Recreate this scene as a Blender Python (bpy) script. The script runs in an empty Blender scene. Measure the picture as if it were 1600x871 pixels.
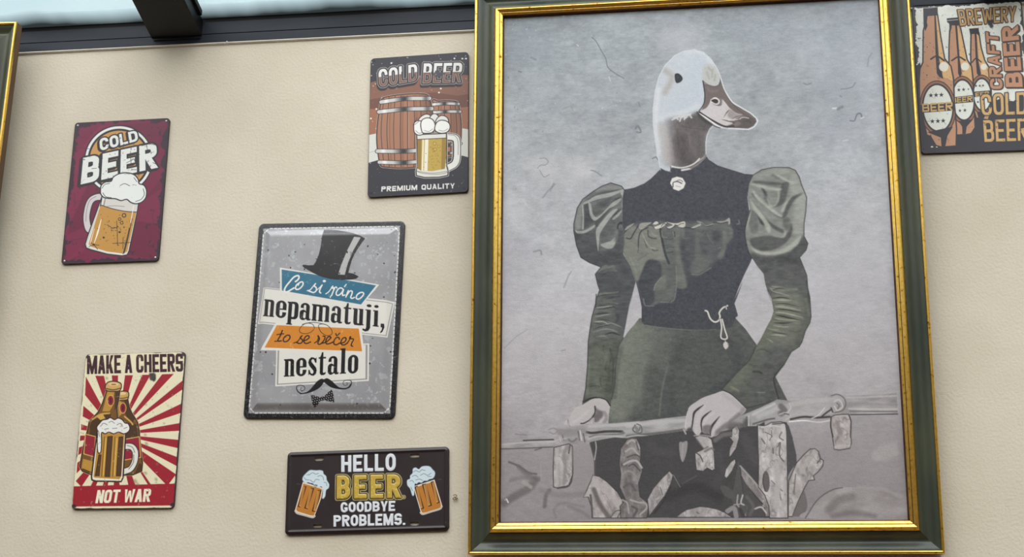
import bpy, math
import numpy as np
from mathutils import Vector, Matrix

C = bpy.context.scene.collection
SC = bpy.context.scene

# ------------------------------------------------------------------ camera, sky, light, exposure
FPX = 2300.0                                     # focal length in pixels of the 1600x871 frame
EYE = 1.55                                       # eye height above the floor
CAMP = np.array([0.0, -2.6425, EYE])
RGT = np.array([0.98977992, 0.14176359, 0.01545303])
UPV = np.array([0.02575173, -0.28426708, 0.95839922])
FWD = np.array([-0.1402589, 0.94820636, 0.28501251])
cam_d = bpy.data.cameras.new('camera')
cam_d.sensor_width = 36.0
cam_d.lens = 36.0 * FPX / 1600.0
cam_d.clip_start = 0.02
cam = bpy.data.objects.new('camera', cam_d)
C.objects.link(cam)
cam.matrix_world = Matrix(((RGT[0], UPV[0], -FWD[0], CAMP[0]), (RGT[1], UPV[1], -FWD[1], CAMP[1]),
                           (RGT[2], UPV[2], -FWD[2], CAMP[2]), (0, 0, 0, 1)))
SC.camera = cam
SC.view_settings.view_transform = 'Standard'
SC.view_settings.look = 'None'
SC.view_settings.gamma = 1.0
SC.view_settings.use_curve_mapping = False
SC.view_settings.exposure = 0.0

world = bpy.data.worlds.new('overcast_sky')
SC.world = world
world.use_nodes = True
wn, wl = world.node_tree.nodes, world.node_tree.links
wn.clear()
w_out = wn.new('ShaderNodeOutputWorld')
w_bg = wn.new('ShaderNodeBackground')
w_tc = wn.new('ShaderNodeTexCoord')
w_map = wn.new('ShaderNodeVectorMath'); w_map.operation = 'DOT_PRODUCT'
w_map.inputs[1].default_value = (0.0, -0.66, 0.75)      # the bright part of the overcast is behind the viewer
w_rmp = wn.new('ShaderNodeValToRGB')
e = w_rmp.color_ramp.elements
SKY_LO, SKY_HI = 1.18, 4.6
e[0].position = 0.30; e[0].color = (0.615 * SKY_LO, 0.775 * SKY_LO, 0.83 * SKY_LO, 1)
e[1].position = 0.95; e[1].color = (1.0 * SKY_HI, 0.98 * SKY_HI, 1.0 * SKY_HI, 1)
w_ns = wn.new('ShaderNodeTexNoise'); w_ns.inputs['Scale'].default_value = 3.0; w_ns.inputs['Detail'].default_value = 4.0
w_mr = wn.new('ShaderNodeMapRange')
w_mr.inputs['To Min'].default_value = 0.92; w_mr.inputs['To Max'].default_value = 1.12
w_mx = wn.new('ShaderNodeMix'); w_mx.data_type = 'RGBA'; w_mx.blend_type = 'MULTIPLY'; w_mx.inputs['Factor'].default_value = 1.0
wl.new(w_tc.outputs['Generated'], w_map.inputs[0])
wl.new(w_map.outputs['Value'], w_rmp.inputs['Fac'])
wl.new(w_tc.outputs['Generated'], w_ns.inputs['Vector'])
wl.new(w_ns.outputs['Fac'], w_mr.inputs['Value'])
wl.new(w_rmp.outputs['Color'], w_mx.inputs['A'])
wl.new(w_mr.outputs['Result'], w_mx.inputs['B'])
wl.new(w_mx.outputs['Result'], w_bg.inputs['Color'])
wl.new(w_bg.outputs['Background'], w_out.inputs['Surface'])
w_bg.inputs['Strength'].default_value = 1.0

# ------------------------------------------------------------------ helpers: rays, objects, tags
def pixel_dir(px, py):
    d = RGT * ((px - 800.0) / FPX) + UPV * ((435.5 - py) / FPX) + FWD
    return d

def on_plane(px, py, p0, n):
    """the point of the plane (p0, n) that the photograph shows at a pixel"""
    d = pixel_dir(px, py)
    return CAMP + d * (np.dot(p0 - CAMP, n) / np.dot(d, n))

def to_pixel(p):
    q = np.asarray(p, float) - CAMP
    z = q @ FWD
    return np.array([800.0 + FPX * (q @ RGT) / z, 435.5 - FPX * (q @ UPV) / z])

def tag(o, label=None, cat=None, group=None, kind=None):
    if label: o['label'] = label
    if cat: o['category'] = cat
    if group: o['group'] = group
    if kind: o['kind'] = kind
    return o

def empty(name, mat=None):
    o = bpy.data.objects.new(name, None)
    o.empty_display_size = 0.05
    C.objects.link(o)
    if mat is not None: o.matrix_world = mat
    return o

def mesh_obj(name, verts, faces, mat, parent=None, smooth=False):
    me = bpy.data.meshes.new(name)
    me.from_pydata([tuple(v) for v in verts], [], faces)
    me.materials.append(mat)
    if smooth: me.polygons.foreach_set('use_smooth', [True] * len(me.polygons))
    me.update()
    o = bpy.data.objects.new(name, me)
    C.objects.link(o)
    if parent: o.parent = parent
    return o

class MB:
    """collects shapes for one mesh"""
    def __init__(s): s.v, s.f = [], []
    def box(s, a, b):
        n = len(s.v)
        for z in (a[2], b[2]):
            for x, y in ((a[0], a[1]), (b[0], a[1]), (b[0], b[1]), (a[0], b[1])): s.v.append((x, y, z))
        for q in ((0, 3, 2, 1), (4, 5, 6, 7), (0, 1, 5, 4), (1, 2, 6, 5), (2, 3, 7, 6), (3, 0, 4, 7)):
            s.f.append(tuple(n + i for i in q))
        return s
    def prism(s, prof, x0, x1):
        """profile of (y, z) points swept along x"""
        n = len(s.v); k = len(prof)
        for x in (x0, x1):
            for y, z in prof: s.v.append((x, y, z))
        for i in range(k):
            j = (i + 1) % k
            s.f.append((n + i, n + j, n + k + j, n + k + i))
        s.f.append(tuple(n + i for i in reversed(range(k))))
        s.f.append(tuple(n + k + i for i in range(k)))
        return s
    def tube(s, pts, r, seg=8):
        pts = [Vector(p) for p in pts]; n = len(s.v); m = len(pts)
        for i, p in enumerate(pts):
            t = (pts[min(i + 1, m - 1)] - pts[max(i - 1, 0)]).normalized()
            a = t.cross(Vector((0, 0, 1)) if abs(t.z) < 0.9 else Vector((1, 0, 0))).normalized(); b = t.cross(a)
            for k in range(seg):
                w = 2 * math.pi * k / seg
                s.v.append(tuple(p + a * (r * math.cos(w)) + b * (r * math.sin(w))))
        for i in range(m - 1):
            for k in range(seg):
                l = (k + 1) % seg
                s.f.append((n + i * seg + k, n + i * seg + l, n + (i + 1) * seg + l, n + (i + 1) * seg + k))
        s.f.append(tuple(n + k for k in range(seg)))
        s.f.append(tuple(n + (m - 1) * seg + k for k in reversed(range(seg))))
        return s
    def build(s, name, mat, parent=None, smooth=False): return mesh_obj(name, s.v, s.f, mat, parent, smooth)

# ------------------------------------------------------------------ materials
def lin(c):
    c = np.asarray(c, float) / 255.0
    return np.where(c <= 0.04045, c / 12.92, ((c + 0.055) / 1.055) ** 2.4)

def L4(c): return tuple(lin(c)) + (1.0,)

def new_mat(name):
    m = bpy.data.materials.new(name)
    m.use_nodes = True
    nt = m.node_tree
    return m, nt, nt.nodes['Principled BSDF']

def noise_mat(name, c1, c2, scale, rough=0.5, metal=0.0, bump=0.0, bscale=None, stretch=(1, 1, 1), detail=4.0, lo=0.35, hi=0.65, spec=0.5, bdist=0.002):
    m, nt, bs = new_mat(name)
    N, K = nt.nodes, nt.links
    tc = N.new('ShaderNodeTexCoord'); mp = N.new('ShaderNodeMapping'); mp.inputs['Scale'].default_value = stretch
    K.new(tc.outputs['Object'], mp.inputs['Vector'])
    ns = N.new('ShaderNodeTexNoise'); ns.inputs['Scale'].default_value = scale; ns.inputs['Detail'].default_value = detail
    K.new(mp.outputs['Vector'], ns.inputs['Vector'])
    rp = N.new('ShaderNodeValToRGB'); rp.color_ramp.elements[0].position = lo; rp.color_ramp.elements[1].position = hi
    rp.color_ramp.elements[0].color = L4(c1); rp.color_ramp.elements[1].color = L4(c2)
    K.new(ns.outputs['Fac'], rp.inputs['Fac']); K.new(rp.outputs['Color'], bs.inputs['Base Color'])
    bs.inputs['Roughness'].default_value = rough; bs.inputs['Metallic'].default_value = metal
    bs.inputs['Specular IOR Level'].default_value = spec
    if bump:
        n2 = N.new('ShaderNodeTexNoise'); n2.inputs['Scale'].default_value = bscale or scale; n2.inputs['Detail'].default_value = 5.0
        K.new(mp.outputs['Vector'], n2.inputs['Vector'])
        bp = N.new('ShaderNodeBump'); bp.inputs['Strength'].default_value = bump; bp.inputs['Distance'].default_value = bdist
        K.new(n2.outputs['Fac'], bp.inputs['Height']); K.new(bp.outputs['Normal'], bs.inputs['Normal'])
    return m

def print_mat(name, rough=0.4, spec=0.5, metal=0.0, bump=0.0, bscale=600.0, stretch=(1, 1, 1)):
    """ink on a surface: the colours come from the mesh, a fine noise breaks the gloss"""
    m, nt, bs = new_mat(name)
    N, K = nt.nodes, nt.links
    at = N.new('ShaderNodeAttribute'); at.attribute_name = 'ink'
    K.new(at.outputs['Color'], bs.inputs['Base Color'])
    tc = N.new('ShaderNodeTexCoord'); ns = N.new('ShaderNodeTexNoise'); ns.inputs['Scale'].default_value = 25.0
    mr = N.new('ShaderNodeMapRange'); mr.inputs['To Min'].default_value = rough - 0.05; mr.inputs['To Max'].default_value = rough + 0.08
    K.new(tc.outputs['Object'], ns.inputs['Vector']); K.new(ns.outputs['Fac'], mr.inputs['Value']); K.new(mr.outputs['Result'], bs.inputs['Roughness'])
    bs.inputs['Specular IOR Level'].default_value = spec; bs.inputs['Metallic'].default_value = metal
    if bump:
        mp = N.new('ShaderNodeMapping'); mp.inputs['Scale'].default_value = stretch
        n2 = N.new('ShaderNodeTexNoise'); n2.inputs['Scale'].default_value = bscale
        bp = N.new('ShaderNodeBump'); bp.inputs['Strength'].default_value = bump; bp.inputs['Distance'].default_value = 0.0008
        K.new(tc.outputs['Object'], mp.inputs['Vector']); K.new(mp.outputs['Vector'], n2.inputs['Vector'])
        K.new(n2.outputs['Fac'], bp.inputs['Height']); K.new(bp.outputs['Normal'], bs.inputs['Normal'])
    return m

M_WALL = noise_mat('cream_plaster', (207, 198, 177), (215, 207, 187), 5.0, 0.85, bump=0.32, bscale=190.0, bdist=0.003, spec=0.25)
M_ALU = noise_mat('dark_grey_aluminium', (27, 33, 41), (36, 43, 52), 14.0, 0.5, stretch=(0.4, 3, 3), spec=0.3)
M_ALUD = noise_mat('black_rubber_gasket', (9, 9, 11), (15, 15, 18), 30.0, 0.6, spec=0.25)
M_RAFT = noise_mat('anthracite_rafter_paint', (9, 9, 11), (13, 13, 16), 20.0, 0.45, spec=0.3)
M_FLOOR = noise_mat('worn_oak_floor', (84, 62, 46), (108, 82, 60), 6.0, 0.5, stretch=(6, 1, 1))
M_ROOM = noise_mat('warm_cream_paint', (132, 112, 90), (142, 122, 100), 4.0, 0.85)
M_GREEN = noise_mat('patinated_green_frame_paint', (40, 52, 46), (76, 80, 64), 16.0, 0.36, bump=0.25, bscale=120.0, stretch=(1, 1, 0.35), lo=0.25, hi=0.75)
def gilt(name):
    m, nt, bs = new_mat(name)
    N, K = nt.nodes, nt.links
    tc = N.new('ShaderNodeTexCoord')
    ns = N.new('ShaderNodeTexNoise'); ns.inputs['Scale'].default_value = 160.0; ns.inputs['Detail'].default_value = 3.0
    K.new(tc.outputs['Object'], ns.inputs['Vector'])
    rp = N.new('ShaderNodeValToRGB'); el = rp.color_ramp.elements
    el[0].position = 0.27; el[0].color = L4((118, 76, 28)); el[1].position = 0.36; el[1].color = L4((236, 190, 88))
    x = el.new(0.75); x.color = L4((250, 212, 116))
    K.new(ns.outputs['Fac'], rp.inputs['Fac']); K.new(rp.outputs['Color'], bs.inputs['Base Color'])
    bs.inputs['Metallic'].default_value = 1.0; bs.inputs['Roughness'].default_value = 0.30
    return m
M_GILT = gilt('rubbed_gold_leaf')
M_LINER = noise_mat('brown_gilt_sight_edge', (74, 44, 22), (98, 62, 30), 60.0, 0.4, metal=0.5)
M_BACK = noise_mat('brown_frame_back', (84, 62, 42), (104, 80, 56), 40.0, 0.7, stretch=(1, 1, 0.2))
M_TIN = print_mat('printed_tin', 0.40, 0.38)
M_SEAL = noise_mat('white_sealant', (222, 220, 206), (232, 230, 218), 40.0, 0.6)
M_HOOK = noise_mat('dull_brass', (120, 100, 72), (146, 126, 94), 90.0, 0.5, metal=0.5)
M_TINGLOSS = print_mat('embossed_glossy_tin', 0.20, 0.75)
M_CANVAS = print_mat('printed_canvas', 0.62, 0.3, bump=0.35, bscale=420.0, stretch=(1, 1, 1.8))
M_EDGE = noise_mat('dark_tin_edge', (30, 28, 32), (42, 39, 43), 60.0, 0.45)
M_PIN = noise_mat('pale_steel_pin', (196, 196, 190), (222, 222, 216), 80.0, 0.35, metal=0.4)

def glass_mat():
    m = bpy.data.materials.new('roof_glass_with_grime'); m.use_nodes = True
    nt = m.node_tree; N, K = nt.nodes, nt.links; N.clear()
    out = N.new('ShaderNodeOutputMaterial'); tr = N.new('ShaderNodeBsdfTransparent'); gl = N.new('ShaderNodeBsdfGlossy')
    tr.inputs['Color'].default_value = (0.95, 0.985, 0.985, 1); gl.inputs['Roughness'].default_value = 0.05
    lw = N.new('ShaderNodeLayerWeight'); lw.inputs['Blend'].default_value = 0.25
    mr = N.new('ShaderNodeMapRange'); mr.inputs['To Min'].default_value = 0.03; mr.inputs['To Max'].default_value = 0.14
    m1 = N.new('ShaderNodeMixShader'); m2 = N.new('ShaderNodeMixShader'); df = N.new('ShaderNodeBsdfDiffuse'); df.inputs['Color'].default_value = L4((26, 33, 31))
    K.new(lw.outputs['Fresnel'], mr.inputs['Value']); K.new(mr.outputs['Result'], m1.inputs['Fac'])
    K.new(tr.outputs[0], m1.inputs[1]); K.new(gl.outputs[0], m1.inputs[2])
    # a band of dirt washed down to the eave
    tc = N.new('ShaderNodeTexCoord'); sx = N.new('ShaderNodeSeparateXYZ'); K.new(tc.outputs['Object'], sx.inputs[0])
    ns = N.new('ShaderNodeTexNoise'); ns.inputs['Scale'].default_value = 5.0; ns.inputs['Detail'].default_value = 3.0
    mp = N.new('ShaderNodeMapping'); mp.inputs['Scale'].default_value = (1, 0.15, 0.15); K.new(tc.outputs['Object'], mp.inputs[0]); K.new(mp.outputs[0], ns.inputs['Vector'])
    ad = N.new('ShaderNodeMath'); ad.operation = 'MULTIPLY_ADD'; ad.inputs[1].default_value = 0.05; K.new(ns.outputs['Fac'], ad.inputs[0]); K.new(sx.outputs['Y'], ad.inputs[2])
    g = N.new('ShaderNodeMapRange'); g.inputs['From Min'].default_value = -0.026; g.inputs['From Max'].default_value = 0.016
    g.inputs['To Min'].default_value = 0.0; g.inputs['To Max'].default_value = 0.95
    K.new(ad.outputs[0], g.inputs['Value']); K.new(g.outputs['Result'], m2.inputs['Fac'])
    K.new(m1.outputs[0], m2.inputs[1]); K.new(df.outputs[0], m2.inputs[2]); K.new(m2.outputs[0], out.inputs['Surface'])
    return m
M_GLASS = glass_mat()
# ------------------------------------------------------------------ the room
WT = EYE + 1.315                                  # top of the plastered wall
XL, XR, YF = -3.4, 2.8, -5.2
SL = math.tan(math.radians(15.0))                 # slope of the glass roof
def roof_z(y): return EYE + 1.372 - (y + 0.02) * SL
def structure(o, label, cat):
    return tag(o, label, cat, kind='structure')
structure(MB().box((XL, 0, 0), (XR, 0.2, WT)).build('wall_back', M_WALL), 'cream textured plaster wall carrying the tin signs and framed pictures', 'wall')
structure(MB().box((XL, YF, -0.1), (XR, 0, 0)).build('floor', M_FLOOR), 'brown wooden floor of the room', 'floor')
structure(MB().prism([(YF, 0), (0, 0), (0, roof_z(0) - .01), (YF, roof_z(YF) - .01)], XL - .15, XL).build('wall_left', M_ROOM), 'cream side wall on the left', 'wall')
structure(MB().prism([(YF, 0), (0, 0), (0, roof_z(0) - .01), (YF, roof_z(YF) - .01)], XR, XR + .15).build('wall_right', M_ROOM), 'cream side wall on the right', 'wall')
structure(MB().box((XL, YF - .15, 0), (XR, YF, roof_z(YF))).build('wall_front', M_ROOM), 'cream wall behind the viewer', 'wall')
# eave: stepped dark profile on top of the wall
t = MB()
t.prism([(0.1, WT), (-0.0040, WT), (-0.0050, WT + .001), (-0.0050, WT + .0186), (0.1, WT + .0186)], XL, XR)
t.prism([(0.1, WT + .0191), (-0.0040, WT + .0191), (-0.0056, WT + .0202), (-0.0056, WT + .046), (0.1, WT + .046)], XL, XR)
structure(t.build('trim_1', M_ALU), 'dark grey stepped metal profile along the top of the wall', 'trim')
structure(MB().prism([(0.1, WT + .0461), (-0.0040, WT + .0461), (-0.0040, WT + .056), (0.1, WT + .053)], XL, XR).build('trim_2', M_ALUD), 'black rubber gasket strip under the roof glass', 'trim')
# rafters: hollow boxes running up with the glass
RW = 0.107
rx = [-2.62, -1.1495, 0.50, 1.95]
edge_pts = [XL] + rx + [XR]
for k, x in enumerate(rx):
    r = MB()
    y0, y1 = -0.0062, YF
    def zz(y, d): return roof_z(y) - d
    r.prism([(y0, zz(y0, .004)), (y1, zz(y1, .004)), (y1, zz(y1, .0385)), (y0, zz(y0, .0385))], x, x + RW)
    o = r.build('trim_%d' % (k + 3), M_RAFT)
    structure(o, 'anthracite metal roof rafter rising from the wall top' if k == 1 else 'anthracite roof rafter outside the picture', 'rafter')
    e_ = MB().prism([(y0 - .002, zz(y0, .0388)), (y0 - .002, zz(y0, .0435)), (y0 + .001, zz(y0, .0435)), (y0 + .001, zz(y0, .0388))], x + .004, x + RW - .002).build('rafter_foot_plate', M_ALU, o)
for k in range(len(edge_pts) - 1):
    xa = edge_pts[k] + (RW if k > 0 else 0) - (.012 if k > 0 else 0); xb = edge_pts[k + 1] + (.012 if k < len(edge_pts) - 2 else 0)
    y0, y1 = 0.0, YF
    o = mesh_obj('window_%d' % (k + 1), [(0, 0, 0), (xb - xa, 0, 0), (xb - xa, y1 - y0, roof_z(y1) - roof_z(y0)), (0, y1 - y0, roof_z(y1) - roof_z(y0))], [(0, 3, 2, 1)], M_GLASS)
    o.location = (xa, y0, roof_z(y0) + .002)
    structure(o, ['roof glass pane far left outside the picture', 'pale roof glass pane left of the rafter', 'pale roof glass pane right of the rafter', 'roof glass pane above the right wall', 'roof glass pane far right outside the picture'][k], 'window')
    if k in (1, 2):
        g_ = MB().prism([(-.03, roof_z(-.03) + .001), (YF, roof_z(YF) + .001), (YF, roof_z(YF) - .010), (-.03, roof_z(-.03) - .010)], (xb - .0125 if k == 1 else xa + .012), (xb - .0121 if k == 1 else xa + .018))
        b = g_.build('glazing_bead', M_ALUD, o); b.location = (-xa, -y0, -(roof_z(y0) + .002))
structure(MB().prism([(0.0, WT - .0042), (-.0030, WT - .0034), (-.0048, WT - .0018), (-.0050, WT - .0001), (0.0, WT - .0001)], XL, XR).build('trim_7', M_SEAL), 'thin white sealant line along the top edge of the wall', 'trim')
def flake(px, py, y, s, seed):
    p = on_plane(px, py, np.array([0, y, 0.0]), np.array([0, 1.0, 0])); rng = np.random.default_rng(seed)
    ring_ = [(p[0] + s * rng.uniform(.5, 1.1) * math.cos(t), p[2] + s * .7 * rng.uniform(.5, 1.1) * math.sin(t)) for t in np.linspace(0, 2 * math.pi, 9, endpoint=False)]
    v = [(x, y, z) for x, z in ring_] + [(p[0] + (x - p[0]) * .6, y - .0012, p[2] + (z - p[2]) * .6) for x, z in ring_]
    f = [(i, (i + 1) % 9, 9 + (i + 1) % 9, 9 + i) for i in range(9)] + [tuple(9 + i for i in range(9))]
    return mesh_obj('paint_chip', v, f, M_SEAL, bpy.data.objects['trim_1'])
flake(354.5, 65.0, -.0050, .0024, 1); flake(351.0, 68.6, -.0050, .0016, 2)
# a small screw eye left in the plaster
p = on_plane(711.6, 778.0, np.array([0, 0, 0.0]), np.array([0, 1.0, 0]))
hk = empty('screw_eye', Matrix.Translation((p[0], 0, p[2])))
tag(hk, 'tiny dull brass screw eye in the wall just right of the black HELLO BEER plate', 'hook')
MB().tube([(0.0031 * math.cos(t) - .0002, -.0045, .0022 + .0024 * math.sin(t)) for t in np.linspace(-2.2, 2.9, 20)], .0008, 8).build('eye', M_HOOK, hk, True)
MB().tube([(-.0030, -.0045, -.0010), (-.0036, -.0043, -.0030), (-.0010, -.0040, -.0044), (.0026, -.0038, -.0036), (.0046, -.0034, -.0012)], .0009, 8).build('bent_tail', M_HOOK, hk, True)
MB().tube([(0, .004, -.0001), (0, -.002, -.0001), (-.001, -.0045, .0)], .0009, 8).build('shank', M_HOOK, hk, True)
# ------------------------------------------------------------------ ink: printed pictures drawn with numpy on the flat sheets they belong to
def P(s):
    """'x,y x,y ...' -> points"""
    return np.array([[float(a) for a in q.split(',')] for q in s.split()])

def spline(p, closed=False, n=7):
    p = np.asarray(p, float)
    if len(p) < 3: return p
    if closed: q = np.concatenate([p[-1:], p, p[:2]])
    else: q = np.concatenate([[2 * p[0] - p[1]], p, [2 * p[-1] - p[-2]]])
    t = (np.arange(n) / n)[:, None]
    out = []
    for i in range(len(q) - 3):
        a, b, c, d = q[i:i + 4]
        out.append(0.5 * (2 * b + (c - a) * t + (2 * a - 5 * b + 4 * c - d) * t ** 2 + (3 * b - a - 3 * c + d) * t ** 3))
    if not closed: out.append(p[-1:])
    return np.concatenate(out)

def homography(src, dst):
    A, b = [], []
    for (x, y), (u, v) in zip(src, dst):
        A += [[x, y, 1, 0, 0, 0, -u * x, -u * y], [0, 0, 0, x, y, 1, -v * x, -v * y]]; b += [u, v]
    return np.append(np.linalg.solve(np.array(A, float), np.array(b, float)), 1).reshape(3, 3)

def fbm(H, W, scale, seed, octaves=4, sx=1.0, sy=1.0, gain=0.5):
    """smooth noise 0..1, scale = cells per lattice step"""
    rng = np.random.default_rng(seed)
    out = np.zeros((H, W)); amp, tot = 1.0, 0.0
    for o in range(octaves):
        stx, sty = max(scale * sx / 2 ** o, 1.0), max(scale * sy / 2 ** o, 1.0)
        gw, gh = int(W / stx) + 3, int(H / sty) + 3
        g = rng.random((gh, gw))
        x = np.arange(W) / stx; y = np.arange(H) / sty
        xi, yi = x.astype(int), y.astype(int); fx, fy = x - xi, y - yi
        fx = fx * fx * (3 - 2 * fx); fy = fy * fy * (3 - 2 * fy)
        r0 = g[yi][:, xi] * (1 - fx) + g[yi][:, xi + 1] * fx
        r1 = g[yi + 1][:, xi] * (1 - fx) + g[yi + 1][:, xi + 1] * fx
        out += amp * (r0 * (1 - fy[:, None]) + r1 * fy[:, None]); tot += amp; amp *= gain
    return out / tot

def blur(a, r):
    r = int(round(r))
    if r < 1: return a
    for _ in range(2):
        for ax in (0, 1):
            p = np.pad(a, [(r + 1, r) if k == ax else (0, 0) for k in range(2)], mode='edge')
            c = np.cumsum(p, axis=ax)
            n = 2 * r + 1
            a = (np.take(c, range(n, c.shape[ax]), ax) - np.take(c, range(0, c.shape[ax] - n), ax)) / n
    return a

def dilate(m, r):
    out = m.copy(); R_ = int(math.ceil(r))
    H, W = m.shape
    for dy in range(-R_, R_ + 1):
        for dx in range(-R_, R_ + 1):
            d = math.hypot(dx, dy); w = min(max(r + 0.7 - d, 0), 1)
            if w <= 0 or (dx == 0 and dy == 0): continue
            ys, xs = slice(max(dy, 0), H + min(dy, 0)), slice(max(dx, 0), W + min(dx, 0))
            yt, xt = slice(max(-dy, 0), H + min(-dy, 0)), slice(max(-dx, 0), W + min(-dx, 0))
            np.maximum(out[yt, xt], m[ys, xs] * w, out=out[yt, xt])
    return out

def shift(m, dx, dy):
    return np.roll(np.roll(m, int(round(dx)), 1), int(round(dy)), 0)

class Art:
    def __init__(s, corners, w, h, cell, base):
        s.w, s.h = w, h
        s.W, s.H = int(round(w / cell)) + 1, int(round(h / cell)) + 1
        s.hm = homography(corners, [(0, 0), (s.W - 1, 0), (s.W - 1, s.H - 1), (0, s.H - 1)])
        s.img = np.empty((s.H, s.W, 3)); s.img[:] = base
        s.reg = np.zeros((s.H, s.W), int); s.names = ['print']
        s.z = (0, 0, 1.0)
        c = np.asarray(corners, float)
        s.k = s.W / np.linalg.norm(c[1] - c[0])           # cells per photo pixel
        s.yy, s.xx = np.mgrid[0:s.H, 0:s.W]
    def zoom(s, x, y, k): s.z = (x, y, k); return s
    def T(s, p):
        if isinstance(p, str): p = P(p)
        p = np.asarray(p, float).reshape(-1, 2)
        q = np.c_[p[:, 0] / s.z[2] + s.z[0], p[:, 1] / s.z[2] + s.z[1], np.ones(len(p))] @ s.hm.T
        return q[:, :2] / q[:, 2:]
    def px(s, d): return d / s.z[2] * s.k                  # zoom units -> cells
    def region(s, name):
        if name not in s.names: s.names.append(name)
        return s.names.index(name)
    # ---- masks (full size)
    def cover(s, contours):
        m = np.zeros((s.H, s.W))
        allp = np.concatenate(contours)
        x0, x1 = int(max(math.floor(allp[:, 0].min()) - 1, 0)), int(min(math.ceil(allp[:, 0].max()) + 2, s.W))
        y0, y1 = int(max(math.floor(allp[:, 1].min()) - 1, 0)), int(min(math.ceil(allp[:, 1].max()) + 2, s.H))
        if x1 <= x0 or y1 <= y0: return m
        a = np.concatenate(contours); b = np.concatenate([np.roll(c, -1, 0) for c in contours])
        n = y1 - y0; ys = y0 - 0.5 + (np.arange(n * 3) + 0.5) / 3
        hit = (a[None, :, 1] <= ys[:, None]) != (b[None, :, 1] <= ys[:, None])
        dy = b[:, 1] - a[:, 1]; dy = np.where(np.abs(dy) < 1e-9, 1e-9, dy)
        xs = a[None, :, 0] + (ys[:, None] - a[None, :, 1]) * ((b[:, 0] - a[:, 0]) / dy)[None, :]
        xs = np.sort(np.where(hit, xs, 1e9), axis=1)
        K = int(hit.sum(1).max()) if len(hit) else 0
        gx = x0 - 0.5 + np.arange(x1 - x0 + 1)
        cov = np.zeros((n * 3, x1 - x0))
        for k in range(0, K - 1, 2):
            cov += np.diff(np.clip(gx[None, :], xs[:, k:k + 1], xs[:, k + 1:k + 2]), axis=1)
        m[y0:y1, x0:x1] = np.clip(cov.reshape(n, 3, -1).mean(1), 0, 1)
        return m
    def mask(s, p, smooth=False, holes=()):
        q = s.T(p)
        if smooth: q = spline(q, True)
        return s.cover([q] + [s.T(h) for h in holes])
    def line(s, p, w, soft=0.0, smooth=True, closed=False):
        q = s.T(p)
        wl = np.atleast_1d(np.asarray(w, float))
        if smooth and len(q) > 2: q = spline(q, closed)
        elif closed: q = np.concatenate([q, q[:1]])
        rad = np.interp(np.linspace(0, 1, len(q)), np.linspace(0, 1, len(wl)), wl) * s.px(1.0) / 2
        sf = max(soft * s.px(1.0), 0.5)
        m = np.zeros((s.H, s.W))
        for (a, b, ra, rb) in zip(q[:-1], q[1:], rad[:-1], rad[1:]):
            R_ = max(ra, rb) + sf + 1
            x0, x1 = int(max(min(a[0], b[0]) - R_, 0)), int(min(max(a[0], b[0]) + R_ + 2, s.W))
            y0, y1 = int(max(min(a[1], b[1]) - R_, 0)), int(min(max(a[1], b[1]) + R_ + 2, s.H))
            if x1 <= x0 or y1 <= y0: continue
            X, Y = s.xx[y0:y1, x0:x1], s.yy[y0:y1, x0:x1]
            d = b - a; L2 = max(d @ d, 1e-9)
            t = np.clip(((X - a[0]) * d[0] + (Y - a[1]) * d[1]) / L2, 0, 1)
            ds = np.hypot(X - a[0] - t * d[0], Y - a[1] - t * d[1])
            r = ra + (rb - ra) * t
            v = np.clip(0.5 + (r - ds) / (2 * sf), 0, 1)
            np.maximum(m[y0:y1, x0:x1], v * np.minimum(1, r * 2 + 0.15), out=m[y0:y1, x0:x1])
        return m
    def disc(s, cx, cy, rx, ry=None, rot=0.0, soft=0.0):
        ry = ry or rx
        t = np.linspace(0, 2 * np.pi, 40, endpoint=False); c, n = math.cos(rot), math.sin(rot)
        x, y = rx * np.cos(t), ry * np.sin(t)
        m = s.cover([s.T(np.c_[cx + x * c - y * n, cy + x * n + y * c])])
        return blur(m, s.px(soft)) if soft else m
    # ---- painting
    def put(s, m, col, a=1.0, reg=None, clip=None):
        if clip is not None: m = m * clip
        mm = (m * a)[..., None]
        s.img = s.img * (1 - mm) + np.asarray(col, float) * mm
        if reg: s.reg[m > 0.5] = s.region(reg)
        return m
    def poly(s, p, col, a=1.0, reg=None, clip=None, smooth=False, soft=0.0, holes=()):
        m = s.mask(p, smooth, holes)
        if soft: m = blur(m, s.px(soft))
        return s.put(m, col, a, reg, clip)
    def stroke(s, p, w, col, a=1.0, reg=None, clip=None, soft=0.0, smooth=True, closed=False):
        return s.put(s.line(p, w, soft, smooth, closed), col, a, reg, clip)
    def dot(s, cx, cy, rx, col, ry=None, rot=0.0, a=1.0, reg=None, clip=None, soft=0.0):
        return s.put(s.disc(cx, cy, rx, ry, rot, soft), col, a, reg, clip)
    def specks(s, n, col, rmin, rmax, seed, a=0.9, clip=None):
        rng = np.random.default_rng(seed); m = np.zeros((s.H, s.W))
        for _ in range(n):
            x, y, r = rng.random() * s.W, rng.random() * s.H, rng.uniform(rmin, rmax) * s.k
            x0, x1, y0, y1 = int(max(x - r - 2, 0)), int(min(x + r + 3, s.W)), int(max(y - r - 2, 0)), int(min(y + r + 3, s.H))
            e_ = rng.uniform(0.5, 1.0); t = rng.random() * 3.14
            X, Y = s.xx[y0:y1, x0:x1] - x, s.yy[y0:y1, x0:x1] - y
            u, v = X * math.cos(t) + Y * math.sin(t), (-X * math.sin(t) + Y * math.cos(t)) / e_
            np.maximum(m[y0:y1, x0:x1], np.clip(r + 0.5 - np.hypot(u, v), 0, 1), out=m[y0:y1, x0:x1])
        s.put(m, col, a, clip=clip)
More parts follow.
